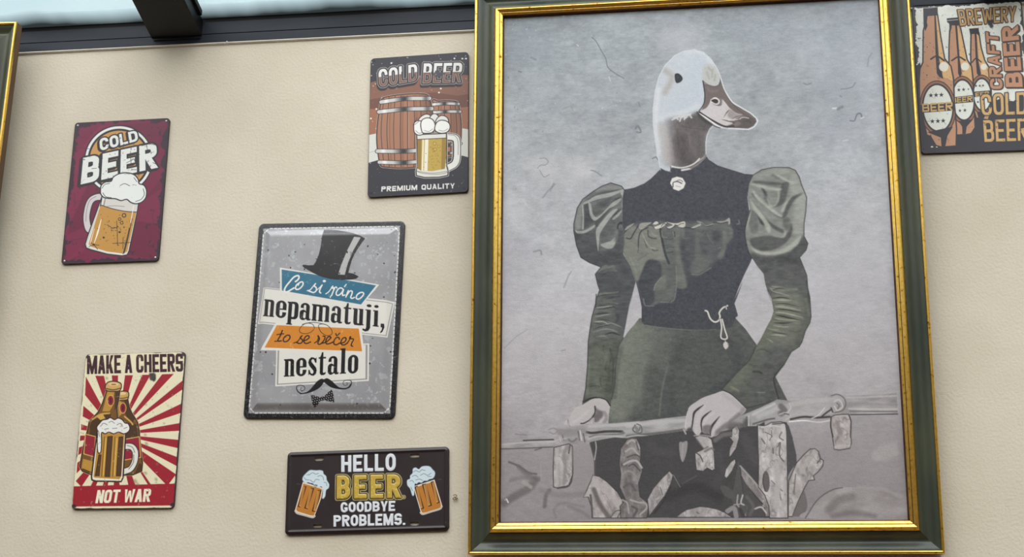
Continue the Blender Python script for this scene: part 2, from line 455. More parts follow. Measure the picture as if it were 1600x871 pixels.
    def wear(s, col, amount, scale, seed, a=0.9, clip=None, sx=1.0, sy=1.0):
        n = fbm(s.H, s.W, scale * s.k, seed, 4, sx, sy, 0.6)
        th = np.quantile(n, 1 - amount)
        s.put(np.clip((n - th) / 0.02, 0, 1), col, a, clip=clip)
    # ---- lettering
    def word(s, text, quad, tx=0.3, ty=0.2, r=0.3, gap=0.12, widths=None):
        """mask of a word fitted to the four corners of its quad (TL TR BR BL)"""
        wd = [(widths or {}).get(c, GW.get(c, 1.0)) for c in text]
        tot = sum(wd) + gap * (len(text) - 1)
        q = s.T(quad); m = np.zeros((s.H, s.W)); x = 0.0
        def mp(p):
            u, v = p[:, 0:1], p[:, 1:2]
            return (q[0] * (1 - u) + q[1] * u) * (1 - v) + (q[3] * (1 - u) + q[2] * u) * v
        for c, w in zip(text, wd):
            if c != ' ':
                for add, cut in glyph(c, min(tx / w, 0.48), ty, min(r / w, 0.5), r * 0.75):
                    f = lambda g: mp(np.c_[(x + np.asarray(g, float)[:, 0] * w) / tot, np.asarray(g, float)[:, 1]])
                    g = s.cover([f(k) for k in add])
                    if cut: g = g * (1 - s.cover([f(k) for k in cut]))
                    np.maximum(m, g, out=m)
            x += w + gap
        return m

GW = {'I': 0.42, 'M': 1.3, 'W': 1.4, '.': 0.34, ' ': 0.5, ',': 0.4, 'i': 0.55, 'j': 0.6, 'l': 0.6, 't': 0.75, 'm': 1.65, 'a': 1.02, 's': 0.85, 'F': 0.92, 'L': 0.88, 'E': 0.92}

def rect(x0, y0, x1, y1): return [(x0, y0), (x1, y0), (x1, y1), (x0, y1)]
def rr(x0, y0, x1, y1, rx, ry, which='1111'):
    """rounded box; which = TL TR BR BL rounded"""
    rx, ry = min(rx, (x1 - x0) / 2), min(ry, (y1 - y0) / 2); o = []
    for k, (cx, cy, a0) in enumerate(((x0 + rx, y0 + ry, 180), (x1 - rx, y0 + ry, 270), (x1 - rx, y1 - ry, 0), (x0 + rx, y1 - ry, 90))):
        if which[k] == '1':
            for i in range(8):
                t = math.radians(a0 + 90 * i / 7); o.append((cx + rx * math.cos(t), cy + ry * math.sin(t)))
        else: o.append(((x0, x1, x1, x0)[k], (y0, y0, y1, y1)[k]))
    return o
def ring(x0, y0, x1, y1, tx, ty, rx, ry, which='1111'):
    return [rr(x0, y0, x1, y1, rx, ry, which), rr(x0 + tx, y0 + ty, x1 - tx, y1 - ty, max(rx - tx * .75, .03), max(ry - ty * .75, .03), which)]

def glyph(c, t, y, rx, ry):
    h = y / 2
    if c == 'A':
        a = .55 * t; X = lambda v: t + (1 - v) * (.5 - a); yb = .80; yt = max(1 - (.5 - t) / (.5 - a), .05)
        cut = [[(t, 1.01), (X(yb), yb), (1 - X(yb), yb), (1 - t, 1.01)]]
        if yb - y > yt + .05: cut.append([(X(yb - y), yb - y), (1 - X(yb - y), yb - y), (.5, yt)])
        return [([[(0, 1), (.5 - a, 0), (.5 + a, 0), (1, 1)]], cut)]
    if c == 'B': return [([rect(0, 0, t, 1)], []), (ring(0, 0, .95, .5 + h, t, y, rx, ry * .7, '0110'), []), (ring(0, .5 - h, 1, 1, t, y, rx, ry * .7, '0110'), [])]
    if c == 'C': return [(ring(0, 0, 1, 1, t, y, rx, ry), [rect(1 - t - .04, .37, 1.02, .63)])]
    if c == 'D': return [(ring(0, 0, 1, 1, t, y, rx, ry, '0110'), [])]
    if c == 'E': return [([rect(0, 0, t, 1)], []), ([rect(0, 0, 1, y)], []), ([rect(0, .5 - h, .88, .5 + h)], []), ([rect(0, 1 - y, 1, 1)], [])]
    if c == 'F': return [([rect(0, 0, t, 1)], []), ([rect(0, 0, 1, y)], []), ([rect(0, .5 - h, .88, .5 + h)], [])]
    if c == 'G': return [(ring(0, 0, 1, 1, t, y, rx, ry), [rect(1 - t - .04, .34, 1.02, .5)]), ([rect(.52, .5, 1, .5 + y * .9)], []), ([rect(1 - t, .5, 1, .85)], [])]
    if c == 'H': return [([rect(0, 0, t, 1)], []), ([rect(1 - t, 0, 1, 1)], []), ([rect(0, .5 - h, 1, .5 + h)], [])]
    if c == 'I': return [([rect(0, 0, 1, 1)], [])]
    if c == 'K': return [([rect(0, 0, t, 1)], []), ([[(t, .62), (1 - t * 1.1, 0), (1, 0), (t, .98 - .2)]], []), ([[(t * .9, .55), (t * 1.7, .36), (1, 1), (1 - t * 1.15, 1)]], [])]
    if c == 'L': return [([rect(0, 0, t, 1)], []), ([rect(0, 1 - y, 1, 1)], [])]
    if c == 'M': return [([rect(0, 0, t, 1)], []), ([rect(1 - t, 0, 1, 1)], []), ([[(0, 0), (t * 1.1, 0), (.5, .58), (1 - t * 1.1, 0), (1, 0), (.5 + t * .4, 1), (.5 - t * .4, 1)]], [])]
    if c == 'N': return [([rect(0, 0, t, 1)], []), ([rect(1 - t, 0, 1, 1)], []), ([[(0, 0), (t * 1.05, 0), (1, 1), (1 - t * 1.05, 1)]], [])]
    if c == 'O': return [(ring(0, 0, 1, 1, t, y, rx, ry), [])]
    if c == 'Q': return [(ring(0, 0, 1, 1, t, y, rx, ry), []), ([[(.45, .72), (.45 + t, .68), (1.02, 1.02), (1.02 - t, 1.08)]], [])]
    if c in 'PR':
        g = [([rect(0, 0, t, 1)], []), (ring(0, 0, 1, .57, t, y, rx, ry * .7, '0110'), [])]
        if c == 'R': g.append(([[(t * .9, .52), (.5 + t * .45, .5), (1.03, 1), (1.03 - t * 1.1, 1)]], []))
        return g
    if c == 'S': return [(ring(0, 0, 1, .5 + h, t, y, rx, ry * .7), [rect(1 - t - .02, .29, 1.02, .5 - h)]), (ring(0, .5 - h, 1, 1, t, y, rx, ry * .7), [rect(-.02, .5 + h, t + .02, .71)])]
    if c == 'T': return [([rect(0, 0, 1, y)], []), ([rect(.5 - t / 2, 0, .5 + t / 2, 1)], [])]
    if c == 'U': return [([rr(0, 0, 1, 1, rx, ry, '0011')], [rr(t, -.05, 1 - t, 1 - y, max(rx - t * .7, .03), max(ry - y * .7, .03), '0011')])]
    if c == 'W': return [([[(0, 0), (t * .95, 0), (.27, .66), (.5 - .42 * t, .1), (.5 + .42 * t, .1), (.73, .66), (1 - .95 * t, 0), (1, 0), (.82, 1), (.64, 1), (.5, .46), (.36, 1), (.18, 1)]], [])]
    if c == 'Y': return [([[(0, 0), (t, 0), (.5, .40), (1 - t, 0), (1, 0), (.5 + t / 2, .64), (.5 + t / 2, 1), (.5 - t / 2, 1), (.5 - t / 2, .64)]], [])]
    if c == '.': return [([rr(0, .82, 1, 1, .2, .05)], [])]
    # lower-case condensed slab letters; 0 = x-height line, 1 = base line
    foot = lambda a, b: ([rect(a - .09, .93, b + .09, 1)], [])
    if c == 'n': return [([[(-.04, 0), (.40, 0), (.40, 1), (.06, 1), (.06, .09), (-.04, .07)]], []), ([rr(.36, .0, .94, .5, .30, .16, '0100'), rr(.39, .12, .60, .6, .1, .05, '0100')], [rect(.3, .45, .6, .62)]), ([rect(.60, .3, .94, 1)], []), foot(.05, .40), foot(.62, .92)]
    if c == 'm': return [([[(-.03, 0), (.24, 0), (.24, 1), (.03, 1), (.03, .09), (-.03, .07)]], []), ([rr(.22, 0, .60, 1, .18, .16, '0100')], [rr(.24, .12, .39, 1.1, .05, .04, '0100')]), ([rr(.56, 0, .97, 1, .18, .16, '0100')], [rr(.60, .12, .76, 1.1, .05, .04, '0100')]), ([rect(-.02, .93, .29, 1)], []), ([rect(.35, .93, .64, 1)], []), ([rect(.71, .93, 1.0, 1)], [])]
    if c == 'e': return [([rr(0, -.02, 1, 1.02, .5, .3), rr(.37, .10, .63, .90, .13, .10)], [rect(.62, .53, 1.05, .66)]), ([rect(.3, .45, .9, .53)], []), ([[(.63, .66), (1.0, .66), (.96, .82), (.7, .9)]], [rect(.80, .6, 1.1, .70)])]
    if c == 'o': return [([rr(0, -.02, 1, 1.02, .5, .3), rr(.38, .10, .62, .90, .12, .12)], [])]
    if c == 'p': return [([[(-.06, 0), (.38, 0), (.38, 1.36), (.04, 1.36), (.04, .09), (-.06, .07)]], []), ([rr(.3, -.02, 1, 1.02, .4, .26, '0110'), rr(.38, .11, .63, .89, .12, .1, '0110')], []), ([rect(-.06, 1.29, .48, 1.36)], [])]
    if c == 'a': return [([rr(.05, -.02, .90, .7, .42, .24, '1100')], [rr(.34, .10, .56, .8, .1, .08, '1100'), rect(0, .30, .36, .8)]), ([rect(.56, .2, .90, .96)], []), ([rr(.0, .40, .62, 1.02, .32, .2), rr(.33, .53, .57, .90, .1, .1)], []), ([[(.56, .8), (.90, .8), (.92, .92), (1.04, .88), (1.02, 1.0), (.72, 1.02)]], [])]
    if c == 't': return [([[(.18, 0), (.30, -.10), (.40, -.27), (.60, -.27), (.60, .86), (.70, .90), (.95, .84), (.93, .96), (.70, 1.02), (.35, 1.02), (.18, .90)]], []), ([rect(0, 0, .95, .09)], [])]
    if c == 'u': return [([rr(.06, 0, .42, 1.02, .2, .2, '0001')], []), ([rr(.06, .5, .80, 1.02, .3, .18, '0001')], [rr(.42, .4, .60, .90, .08, .05, '0001')]), ([rect(.60, 0, .94, 1)], []), ([rect(-.04, 0, .2, .07)], []), ([rect(.5, 0, .7, .07)], []), ([rect(.8, .93, 1.04, 1)], [])]
    if c == 'i': return [([rect(.18, 0, .82, 1)], []), ([rect(-.02, 0, .5, .07)], []), ([rect(0, .93, 1.0, 1)], []), ([rr(.12, -.33, .88, -.15, .38, .09)], [])]
    if c == 'j': return [([[(.22, 0), (.84, 0), (.84, 1.12), (.6, 1.30), (.1, 1.36), (-.35, 1.28), (-.3, 1.18), (.1, 1.22), (.22, 1.1)]], []), ([rect(0, 0, .5, .07)], []), ([rr(.16, -.33, .92, -.15, .38, .09)], [])]
    if c == 'l': return [([rect(.18, -.42, .80, 1)], []), ([rect(-.02, -.42, .5, -.35)], []), ([rect(0, .93, 1, 1)], [])]
    if c == 's': return [([[(.95, .0), (.95, .30), (.80, .30), (.66, .12), (.50, .08), (.36, .15), (.38, .24), (.92, .58), (1.0, .74), (.92, .92), (.66, 1.03), (.36, 1.0), (.16, .92), (.05, 1.0), (.05, .68), (.18, .68), (.30, .86), (.50, .92), (.64, .84), (.60, .74), (.12, .44), (0, .26), (.10, .08), (.36, -.03), (.62, .0), (.82, .06)]], [])]
    if c == ',': return [([[(.1, .78), (.9, .78), (1.0, 1.0), (.6, 1.28), (.1, 1.38), (.05, 1.32), (.40, 1.16), (.45, 1.02), (.1, 1.0)]], [])]
    return [([rect(0, 0, 1, 1)], [])]

def sheet(art, root, mat, thick, corner_r, names=None, relief=None, smooth=False, holes=(), inset=0.0006):
    """the printed front of a sheet: one mesh per printed motif, all in one surface"""
    W, H = art.W, art.H
    X = (art.xx / (W - 1) - .5) * art.w; Z = (.5 - art.yy / (H - 1)) * art.h
    Yv = -np.full((H, W), thick) if relief is None else -(thick + relief)
    qx = np.abs(X) - (art.w / 2 - corner_r); qz = np.abs(Z) - (art.h / 2 - corner_r)
    sd = np.hypot(np.maximum(qx, 0), np.maximum(qz, 0)) + np.minimum(np.maximum(qx, qz), 0) - corner_r
    ok = sd <= -inset * 0.5
    for hx, hz, rx_, rz_ in holes: ok &= ((np.abs(X - hx) / rx_) ** 4 + (np.abs(Z - hz) / rz_) ** 4) > 1
    cell_ok = ok[:-1, :-1] & ok[1:, :-1] & ok[:-1, 1:] & ok[1:, 1:]
    idx = np.arange(H * W).reshape(H, W)
    co = np.stack([X, Yv, Z], -1).reshape(-1, 3)
    rgba = np.concatenate([lin(np.clip(art.img, 0, 255)).reshape(-1, 3), np.ones((H * W, 1))], 1)
    regc = art.reg[:-1, :-1]; out = {}
    for k, nm in enumerate(art.names):
        f = cell_ok & (regc == k)
        if not f.any(): continue
        q = np.stack([idx[:-1, :-1][f], idx[1:, :-1][f], idx[1:, 1:][f], idx[:-1, 1:][f]], 1)
        used, inv = np.unique(q, return_inverse=True); inv = inv.reshape(-1)
        nm0, nm = nm, nm.split('#')[0]
        me = bpy.data.meshes.new(nm)
        me.vertices.add(len(used)); me.vertices.foreach_set('co', co[used].astype(np.float32).ravel())
        me.loops.add(len(inv)); me.loops.foreach_set('vertex_index', inv.astype(np.int32))
        n = len(q)
        me.polygons.add(n); me.polygons.foreach_set('loop_start', np.arange(0, 4 * n, 4, dtype=np.int32))
        me.polygons.foreach_set('loop_total', np.full(n, 4, dtype=np.int32))
        if smooth: me.polygons.foreach_set('use_smooth', np.ones(n, dtype=bool))
        me.update(calc_edges=True)
        at = me.attributes.new('ink', 'FLOAT_COLOR', 'POINT'); at.data.foreach_set('color', rgba[used].astype(np.float32).ravel())
        me.materials.append(mat)
        o = bpy.data.objects.new(nm, me); C.objects.link(o); out[nm0] = o
        o.parent = root
    return out

def tin_edge(name, w, h, r, thick, mat, parent, lip=0.0012, roll=0.0010):
    """the rolled outer edge of a tin sheet, standing off the wall"""
    v, f = [], []
    prof = [(0.0, 0.0), (0.0, -(thick - roll)), (roll * .3, -(thick - roll * .3)), (roll, -thick + 0.00005), (lip + roll, -thick + 0.0001)]
    base = None
    for k, (ins, y) in enumerate(prof):
        c = rr(-w / 2 + ins, -h / 2 + ins, w / 2 - ins, h / 2 - ins, max(r - ins, .0005), max(r - ins, .0005)); n = len(c)
        v += [(x, y, z) for x, z in c]
        if k:
            for i in range(n):
                j = (i + 1) % n; f.append(((k - 1) * n + i, (k - 1) * n + j, k * n + j, k * n + i))
    return mesh_obj(name, v, f, mat, parent, True)

def wall_frame(p_center, theta, lean=0.0):
    """matrix of a thing on the wall: X along its width, Z up its height, -Y to the viewer"""
    ex = Vector((math.cos(theta), 0, math.sin(theta))); ez = Vector((-math.sin(theta), 0, math.cos(theta)))
    ez = ez * math.cos(lean) + Vector((0, -math.sin(lean), 0)); ey = ez.cross(ex)
    p = p_center
    return Matrix(((ex.x, ey.x, ez.x, p[0]), (ex.y, ey.y, ez.y, p[1]), (ex.z, ey.z, ez.z, p[2]), (0, 0, 0, 1)))
# ------------------------------------------------------------------ the big framed portrait
def rails(name, prof, w, h, mat, parent, smooth=True):
    """a mitred moulding: profile of (inset from the outer edge, height off the back), all four sides"""
    v, f = [], []
    k = len(prof)
    for side in range(4):
        n = len(v)
        for r, d in prof:
            c = [(-w / 2 + r, r), (w / 2 - r, r), (w / 2 - r, h - r), (-w / 2 + r, h - r)]
            a, b = c[side], c[(side + 1) % 4]
            v += [(a[0], -d, a[1]), (b[0], -d, b[1])]
        for i in range(k - 1):
            f.append((n + 2 * i, n + 2 * i + 1, n + 2 * i + 3, n + 2 * i + 2))
    return mesh_obj(name, v, f, mat, parent, smooth)

def picture_frame(root, w, h):
    mm = 0.001
    S = lambda a: [(x * mm, y * mm) for x, y in a]
    rails('frame_side', S([(3, 0), (0.8, 1), (0.6, 21), (0, 22)]), w, h, M_BACK, root, False)
    rails('outer_gilt_lip', S([(0, 21.5), (0.2, 24.5), (1.0, 26.4), (2.3, 27.1), (4.0, 27.0), (5.3, 26.0), (6.0, 24.2), (6.3, 22.0)]), w, h, M_GILT, root)
    sc = [(6.3, 22.2)] + [(6.3 + 33.0 * t, 22.2 + (1 - math.cos(t * math.pi * 2)) * -0.5 * 8.5 + 2.2 * t) for t in [i / 14 for i in range(1, 15)]]
    rails('green_scoop_moulding', S(sc), w, h, M_GREEN, root)
    g = rails('inner_gilt_band', S([(39.2, 23.5), (39.5, 27.0), (42.4, 31.4), (44.2, 32.9), (45.2, 33.0), (46.0, 32.6), (50.0, 29.9)]), w, h, M_GILT, root, False)
    rails('gilt_groove', S([(50.0, 29.9), (50.2, 28.6), (50.9, 28.4)]), w, h, M_LINER, g, False)
    rails('gilt_sight_bead', S([(50.9, 28.4), (51.2, 29.5), (51.6, 29.6), (55.8, 26.7)]), w, h, M_GILT, root, False)
    rails('brown_liner', S([(55.8, 26.7), (56.4, 24.0), (57.4, 18.5), (60, 18.0)]), w, h, M_LINER, root, False)
    return 57.0 * mm, 18.3 * mm

LEAN = math.radians(2.7274755777)
PW, PT = 0.8256, 0.0027762
pf = wall_frame((-0.04597, -0.0308, EYE + 0.27452), PT, LEAN)      # front plane of the outer lip, at its lower edge
p_n = np.array(pf.col[1][:3]); p_ex = np.array(pf.col[0][:3]); p_ez = np.array(pf.col[2][:3]); p_b = np.array(pf.col[3][:3])
topz = (on_plane(775, 13.2, p_b, p_n) - p_b) @ p_ez
PH = topz + 0.0405
root = empty('framed_portrait', pf @ Matrix.Translation((0, 0.027, 0)))
tag(root, 'large green and gold framed portrait of a duck headed lady in Victorian dress', 'picture', 'framed pictures on the wall')
ci, cd = picture_frame(root, PW, PH)
cw, ch = PW - 2 * ci, PH - 2 * ci
cb = p_b + p_n * (0.027 - cd) + p_ez * ci                           # lower edge of the canvas, middle
corn = [to_pixel(cb + p_ex * sx * cw / 2 + p_ez * sz * ch) for sx, sz in ((-1, 1), (1, 1), (1, 0), (-1, 0))]
print('portrait', PH, 'canvas corners px', [c.round(1).tolist() for c in corn])

A = Art(corn, cw, ch, 0.00105, (168, 167, 172))
def paint_portrait(A):
    Hd = (1000, 60, 3.785); LS = (880, 240, 3.63); RS = (1080, 240, 3.63); B = (880, 460, 3.96); Cz = (1060, 440, 3.627)
    D = (770, 600, 3.961); E = (980, 600, 3.961); F = (1190, 600, 3.958); G = (780, 10, 3.0033); Q = (1180, 0, 2.9045)
    def mixed(*parts):                                    # outline running through several zooms -> photo pixels
        out = []
        for z, s in parts:
            p = P(s); out.append(np.c_[p[:, 0] / z[2] + z[0], p[:, 1] / z[2] + z[1]])
        return np.concatenate(out)
    px = (0, 0, 1.0)
    _st = A.stroke
    A.stroke = lambda p, w, col, a=1.0, soft=0.0, **k: _st(p, w, col, min(1.0, a * 1.12), soft=soft * .7, **k)
    def shapes(clip, *groups):
        for col, a, sf, ps in groups:
            for q in ps: A.poly(q, col, a, clip=clip, smooth=True, soft=sf)
    def cloth(m, seed, k, mid, amp):
        r = 1 - np.abs(2 * fbm(A.H, A.W, 16, seed, 3, 1.6, .8) - 1)
        A.img += ((np.asarray(mid, float) + (A.img - mid) * k + amp * 0.5 - A.img) * m[..., None])
        A.img += (((r - .75) * amp * 2.2 + (fbm(A.H, A.W, 4, seed + 1, 2, 2, .8) - .5) * 18) * m)[..., None]
    H, W = A.H, A.W
    # backdrop
    yv = np.linspace(0, 860, H)
    st = [0, 130, 300, 430, 560, 660, 740, 860]
    col = np.stack([np.interp(yv, st, c) for c in ([153, 160, 173, 184, 187, 176, 160, 148], [160, 166, 176, 184, 184, 172, 155, 143], [164, 169, 179, 187, 186, 174, 157, 145])], 1)
    A.img[:] = col[:, None, :]
    n1 = fbm(H, W, 110, 3, 4); n2 = fbm(H, W, 24, 4, 4, 1.25, 0.85, 0.62); n3 = fbm(H, W, 5, 5, 2, 2.2, 0.7)
    up = np.interp(yv, [0, 380, 520, 860], [1.0, 0.9, 0.45, 0.7])[:, None]
    n4 = fbm(H, W, 9, 6, 3, 1.1, .9, .7)
    A.img += ((n1 - .5) * 40 * up + (n2 - .5) * 30 * up + (n3 - .5) * 14 + (n4 - .5) * 22 * up)[..., None]
    A.zoom(*px)
    for (x, y, rx, ry, c, a) in ((830, 70, 40, 36, (152, 162, 172), .35), (1210, 40, 90, 60, (158, 164, 172), .3), (1330, 110, 60, 130, (160, 166, 180), .3), (1060, 62, 32, 22, (190, 190, 194), .6), (850, 262, 26, 20, (204, 201, 203), .7), (905, 266, 26, 19, (206, 203, 205), .65), (800, 330, 20, 12, (204, 202, 205), .5), (880, 300, 40, 12, (196, 194, 197), .4), (845, 140, 30, 22, (176, 180, 186), .4), (1310, 150, 30, 40, (150, 156, 160), .35), (815, 420, 40, 60, (170, 170, 178), .3), (1010, 290, 30, 30, (186, 184, 186), .3), (1320, 420, 60, 120, (186, 184, 190), .35), (1320, 560, 90, 40, (186, 181, 184), .35), (850, 560, 60, 50, (188, 184, 186), .35)):
        A.dot(x, y, rx, c, ry, 0.2, a, soft=14)
    rng = np.random.default_rng(8)
    for _ in range(90):                                   # flakes of the old print's surface
        x, y = 790 + rng.random() ** 1.6 * 240, 25 + rng.random() * 330
        c = (196, 202, 208) if rng.random() < .6 else (122, 126, 132)
        A.dot(x, y, rng.uniform(.6, 2.0), c, rng.uniform(.5, 1.2), rng.random() * 3, rng.uniform(.2, .7), soft=.4)
    for _ in range(26):
        x, y = 1190 + rng.random() * 190, 20 + rng.random() * 250
        A.dot(x, y, rng.uniform(.8, 3.5), (132, 138, 144), rng.uniform(.6, 1.4), rng.random() * 3, rng.uniform(.15, .45), soft=.6)
    A.zoom(*G)
    for s, w, c, a in (("435,145 455,165 480,210 500,245 510,285 545,315 585,338", 5, (112, 116, 122), .7), ("300,48 306,40", 5, (200, 206, 210), .8), ("365,180 372,186", 5, (205, 208, 212), .8), ("515,330 522,350", 7, (196, 200, 204), .6), ("90,305 104,308", 6, (110, 114, 120), .7), ("150,240 172,250", 10, (120, 126, 134), .5), ("640,575 650,560 665,590 645,590", 8, (112, 116, 118), .6), ("720,715 735,708 745,720", 6, (120, 122, 124), .8), ("655,450 660,470", 6, (118, 122, 128), .5), ("190,715 215,712 230,730 215,745 195,745 180,760", 4, (138, 140, 142), .8), ("190,770 210,800 235,790", 4, (140, 141, 143), .8), ("430,770 450,775 480,795", 6, (132, 134, 136), .7), ("240,868 256,830", 8, (136, 138, 140), .5), ("300,480 335,470 345,490", 5, (140, 144, 144), .6)):
        A.stroke(s, w, c, a, soft=1.5)
    A.zoom(*Q)
    for s, w, c, a in (("220,378 235,384 255,378", 4, (118, 122, 128), .8), ("430,548 450,548 462,520 478,516 484,532", 6, (112, 116, 122), .75), ("388,405 415,402 440,395 455,375", 4, (122, 126, 132), .8), ("352,492 370,492", 9, (206, 210, 214), .8), ("375,495 395,485", 12, (118, 122, 126), .6), ("480,538 492,532", 6, (204, 206, 210), .8), ("398,640 420,636", 6, (200, 202, 206), .8), ("385,435 392,440", 6, (128, 130, 134), .6), ("510,300 515,265 530,240", 5, (134, 138, 146), .5)):
        A.stroke(s, w, c, a, soft=1.5)
    A.zoom(780, 280, 2.4194)
    for s, w, c, a in (("30,80 60,85 85,75 100,92", 7, (196, 195, 197), .6), ("165,70 185,45 210,20", 7, (134, 136, 140), .5), ("130,275 155,270 160,285", 6, (128, 130, 132), .6), ("245,410 260,370 272,350", 6, (150, 149, 152), .6), ("20,640 60,600 105,570", 5, (152, 150, 152), .5), ("235,650 250,646", 4, (140, 140, 142), .6)):
        A.stroke(s, w, c, a, soft=1.5)
    # ground behind the fence
    A.zoom(*px)
    A.poly("780,700 900,705 980,712 1090,700 1240,690 1420,690 1420,830 780,830", (150, 144, 144), .45, soft=14)
    A.poly("1230,665 1420,650 1420,760 1300,770 1240,740", (160, 153, 153), .35, soft=10)
    # ---- skirt
    A.zoom(*px)
    skirt = mixed((B, "470,150 440,190 400,235 370,280 345,340 322,450 312,560 296,640 286,720 280,800"), (D, "600,330 600,370 625,470 628,560 640,570 720,640 800,720 810,830"), (F, "120,830 165,560 215,490 190,330 155,240 90,220"), (Cz, "640,720 560,560 470,390 440,355 380,270 320,205 150,170"))
    ms = A.mask(skirt)
    A.put(ms, (84, 87, 84), reg='skirt')
    A.zoom(*B)
    for s, w, c, a, sf in (("430,240 370,400 345,560 330,720", 150, (122, 127, 112), .9, 45), ("520,240 470,420 430,640", 150, (116, 121, 107), .75, 60), ("640,250 620,420", 130, (104, 108, 100), .55, 60), ("360,330 330,480 318,640", 26, (92, 96, 86), .6, 12), ("650,430 610,600 595,750", 10, (122, 126, 116), .5, 6), ("720,330 690,560 660,760", 80, (72, 75, 75), .6, 40), ("560,480 540,620 470,740", 90, (84, 88, 82), .6, 35)):
        A.stroke(s, w, c, a, clip=ms, soft=sf)
    A.zoom(*Cz)
    for s, w, c, a, sf in (("60,330 40,480 20,640", 110, (84, 88, 84), .5, 40), ("240,330 330,420 300,560 200,620", 60, (68, 70, 72), .6, 30), ("330,260 420,360", 20, (100, 101, 98), .5, 12)):
        A.stroke(s, w, c, a, clip=ms, soft=sf)
    tex = (fbm(H, W, 5, 11, 2, 1.8, 0.9) - .5) * 16 + (fbm(H, W, 2.5, 12, 2, 1.3, 1) - .5) * 14
    A.img += (tex * ms)[..., None]
    A.zoom(*px); low = A.mask("900,672 1260,640 1260,830 900,830")
    A.put(low * ms, (70, 67, 69), .8)
    A.zoom(*E)
    for s, w, c, a, sf in (("150,380 200,420 280,430", 50, (84, 80, 81), .5, 20), ("560,430 590,540 540,640", 40, (84, 80, 81), .5, 18), ("730,340 770,420 800,480", 60, (90, 85, 86), .5, 24), ("250,700 420,640 560,700", 60, (58, 55, 57), .7, 24), ("340,620 430,570", 5, (110, 104, 104), .5, 3)):
        A.stroke(s, w, c, a, clip=ms, soft=sf)
    # ---- bodice
    A.zoom(*px)
    bod = mixed((Hd, "120,770 122,790"), (LS, "555,85 500,140 460,170 400,195 345,205 335,260 335,400 345,470 340,560 380,640 413,728 430,800 445,871"), (B, "472,10 485,80 485,168 500,190 620,208 792,225"), (Cz, "0,272 110,275 220,272 300,262 325,205 338,195 318,125 340,70 365,0"), (RS, "245,830 270,760 300,690 335,620 345,595 320,540 305,440 330,330 318,250 330,170 355,120 300,115 220,90 150,68 100,35 85,15"), (Hd, "388,690 300,755 185,765"))
    mb = A.mask(bod)
    A.put(mb, (68, 70, 77), reg='bodice')
    A.img += ((fbm(H, W, 3, 21, 2) - .5) * 22 * mb)[..., None]
    # ruffled front
    ruf = mixed((LS, "340,440 360,425 400,398 440,392 500,392 540,380 600,395 690,385"), (RS, "0,395 60,380 130,385 215,368 222,400 235,430 235,480 200,520 185,590 150,605 100,640 40,680 0,690"), (LS, "700,750 640,760 630,835 560,845 500,865 455,850 440,780 413,720 378,640 340,570 345,480"))
    mr_ = A.mask(ruf) * mb
    A.put(blur(mr_, 2), (98, 101, 98), .9)
    V1 = (965, 330, 5.808); V2 = (1070, 330, 5.808)
    A.zoom(*V1)
    shapes(mb, ((120, 122, 114), .95, 5, ("66,200 60,300 46,385 100,490 150,580 172,640 205,600 270,455 400,455 462,470 425,330 388,160 320,135 200,160 130,125",)),
           ((92, 95, 92), .85, 10, ("440,200 505,190 518,330 532,480 470,470 428,330", "400,470 530,480 530,690 420,720 330,800 320,640")),
           ((66, 69, 73), .92, 7, ("265,455 330,440 385,470 400,540 385,640 335,720 330,830 250,850 200,720 188,640 225,545",)),
           ((106, 109, 103), .92, 4, ("505,180 560,170 556,290 572,420 602,560 632,690 540,692 532,560 536,480 520,330", "418,585 355,655 328,718 420,712 440,640")),
           ((68, 70, 75), .85, 9, ("570,280 640,250 697,300 697,700 640,690 610,560 580,420",)))
    for s, w, c, a, sf in (("388,165 410,290 436,400 466,475", 20, (62, 64, 67), .9, 5), ("60,200 75,180 112,148 150,122", 9, (62, 64, 67), .9, 2), ("80,246 118,250 150,195 192,128", 11, (66, 68, 70), .9, 3), ("188,330 192,240 215,182 275,150", 12, (70, 72, 74), .85, 3), ("185,380 190,320", 8, (84, 86, 85), .8, 3), ("238,250 266,332", 8, (80, 82, 82), .8, 3), ("275,175 278,225 310,245 352,250", 11, (78, 80, 80), .85, 4), ("312,350 335,362 365,355", 8, (76, 78, 78), .85, 2.5), ("185,450 215,425 260,400", 10, (96, 98, 94), .7, 5), ("50,300 90,285 130,270", 6, (104, 106, 101), .7, 4),
                           ("225,205 258,280 300,330 340,340", 12, (138, 140, 131), .8, 4), ("300,180 330,220 370,225", 10, (134, 136, 128), .8, 4), ("400,180 408,235 445,240", 11, (116, 118, 112), .8, 3), ("500,190 525,230 560,225", 9, (122, 124, 117), .8, 3), ("515,190 520,230", 10, (68, 70, 72), .8, 3), ("440,340 480,325 510,330", 10, (70, 72, 74), .7, 5), ("450,380 500,370", 12, (66, 68, 71), .7, 5), ("455,410 500,405", 6, (100, 102, 98), .7, 3), ("430,250 470,260 500,250", 8, (72, 74, 75), .7, 4),
                           ("600,180 595,240 625,250 655,230 655,180", 9, (104, 106, 103), .8, 3), ("615,190 620,235", 8, (66, 68, 71), .8, 3), ("530,500 536,640 518,790 482,830", 8, (118, 120, 116), .85, 2), ("465,828 390,826", 9, (122, 124, 121), .85, 2), ("235,800 245,850 270,862 330,862", 8, (116, 118, 116), .8, 2), ("205,735 260,730", 5, (88, 90, 92), .7, 2), ("330,720 345,665 400,600", 8, (122, 125, 118), .8, 3), ("110,420 140,480 170,560", 14, (128, 130, 121), .7, 6)):
        A.stroke(s, w, c, a, clip=mb, soft=sf)
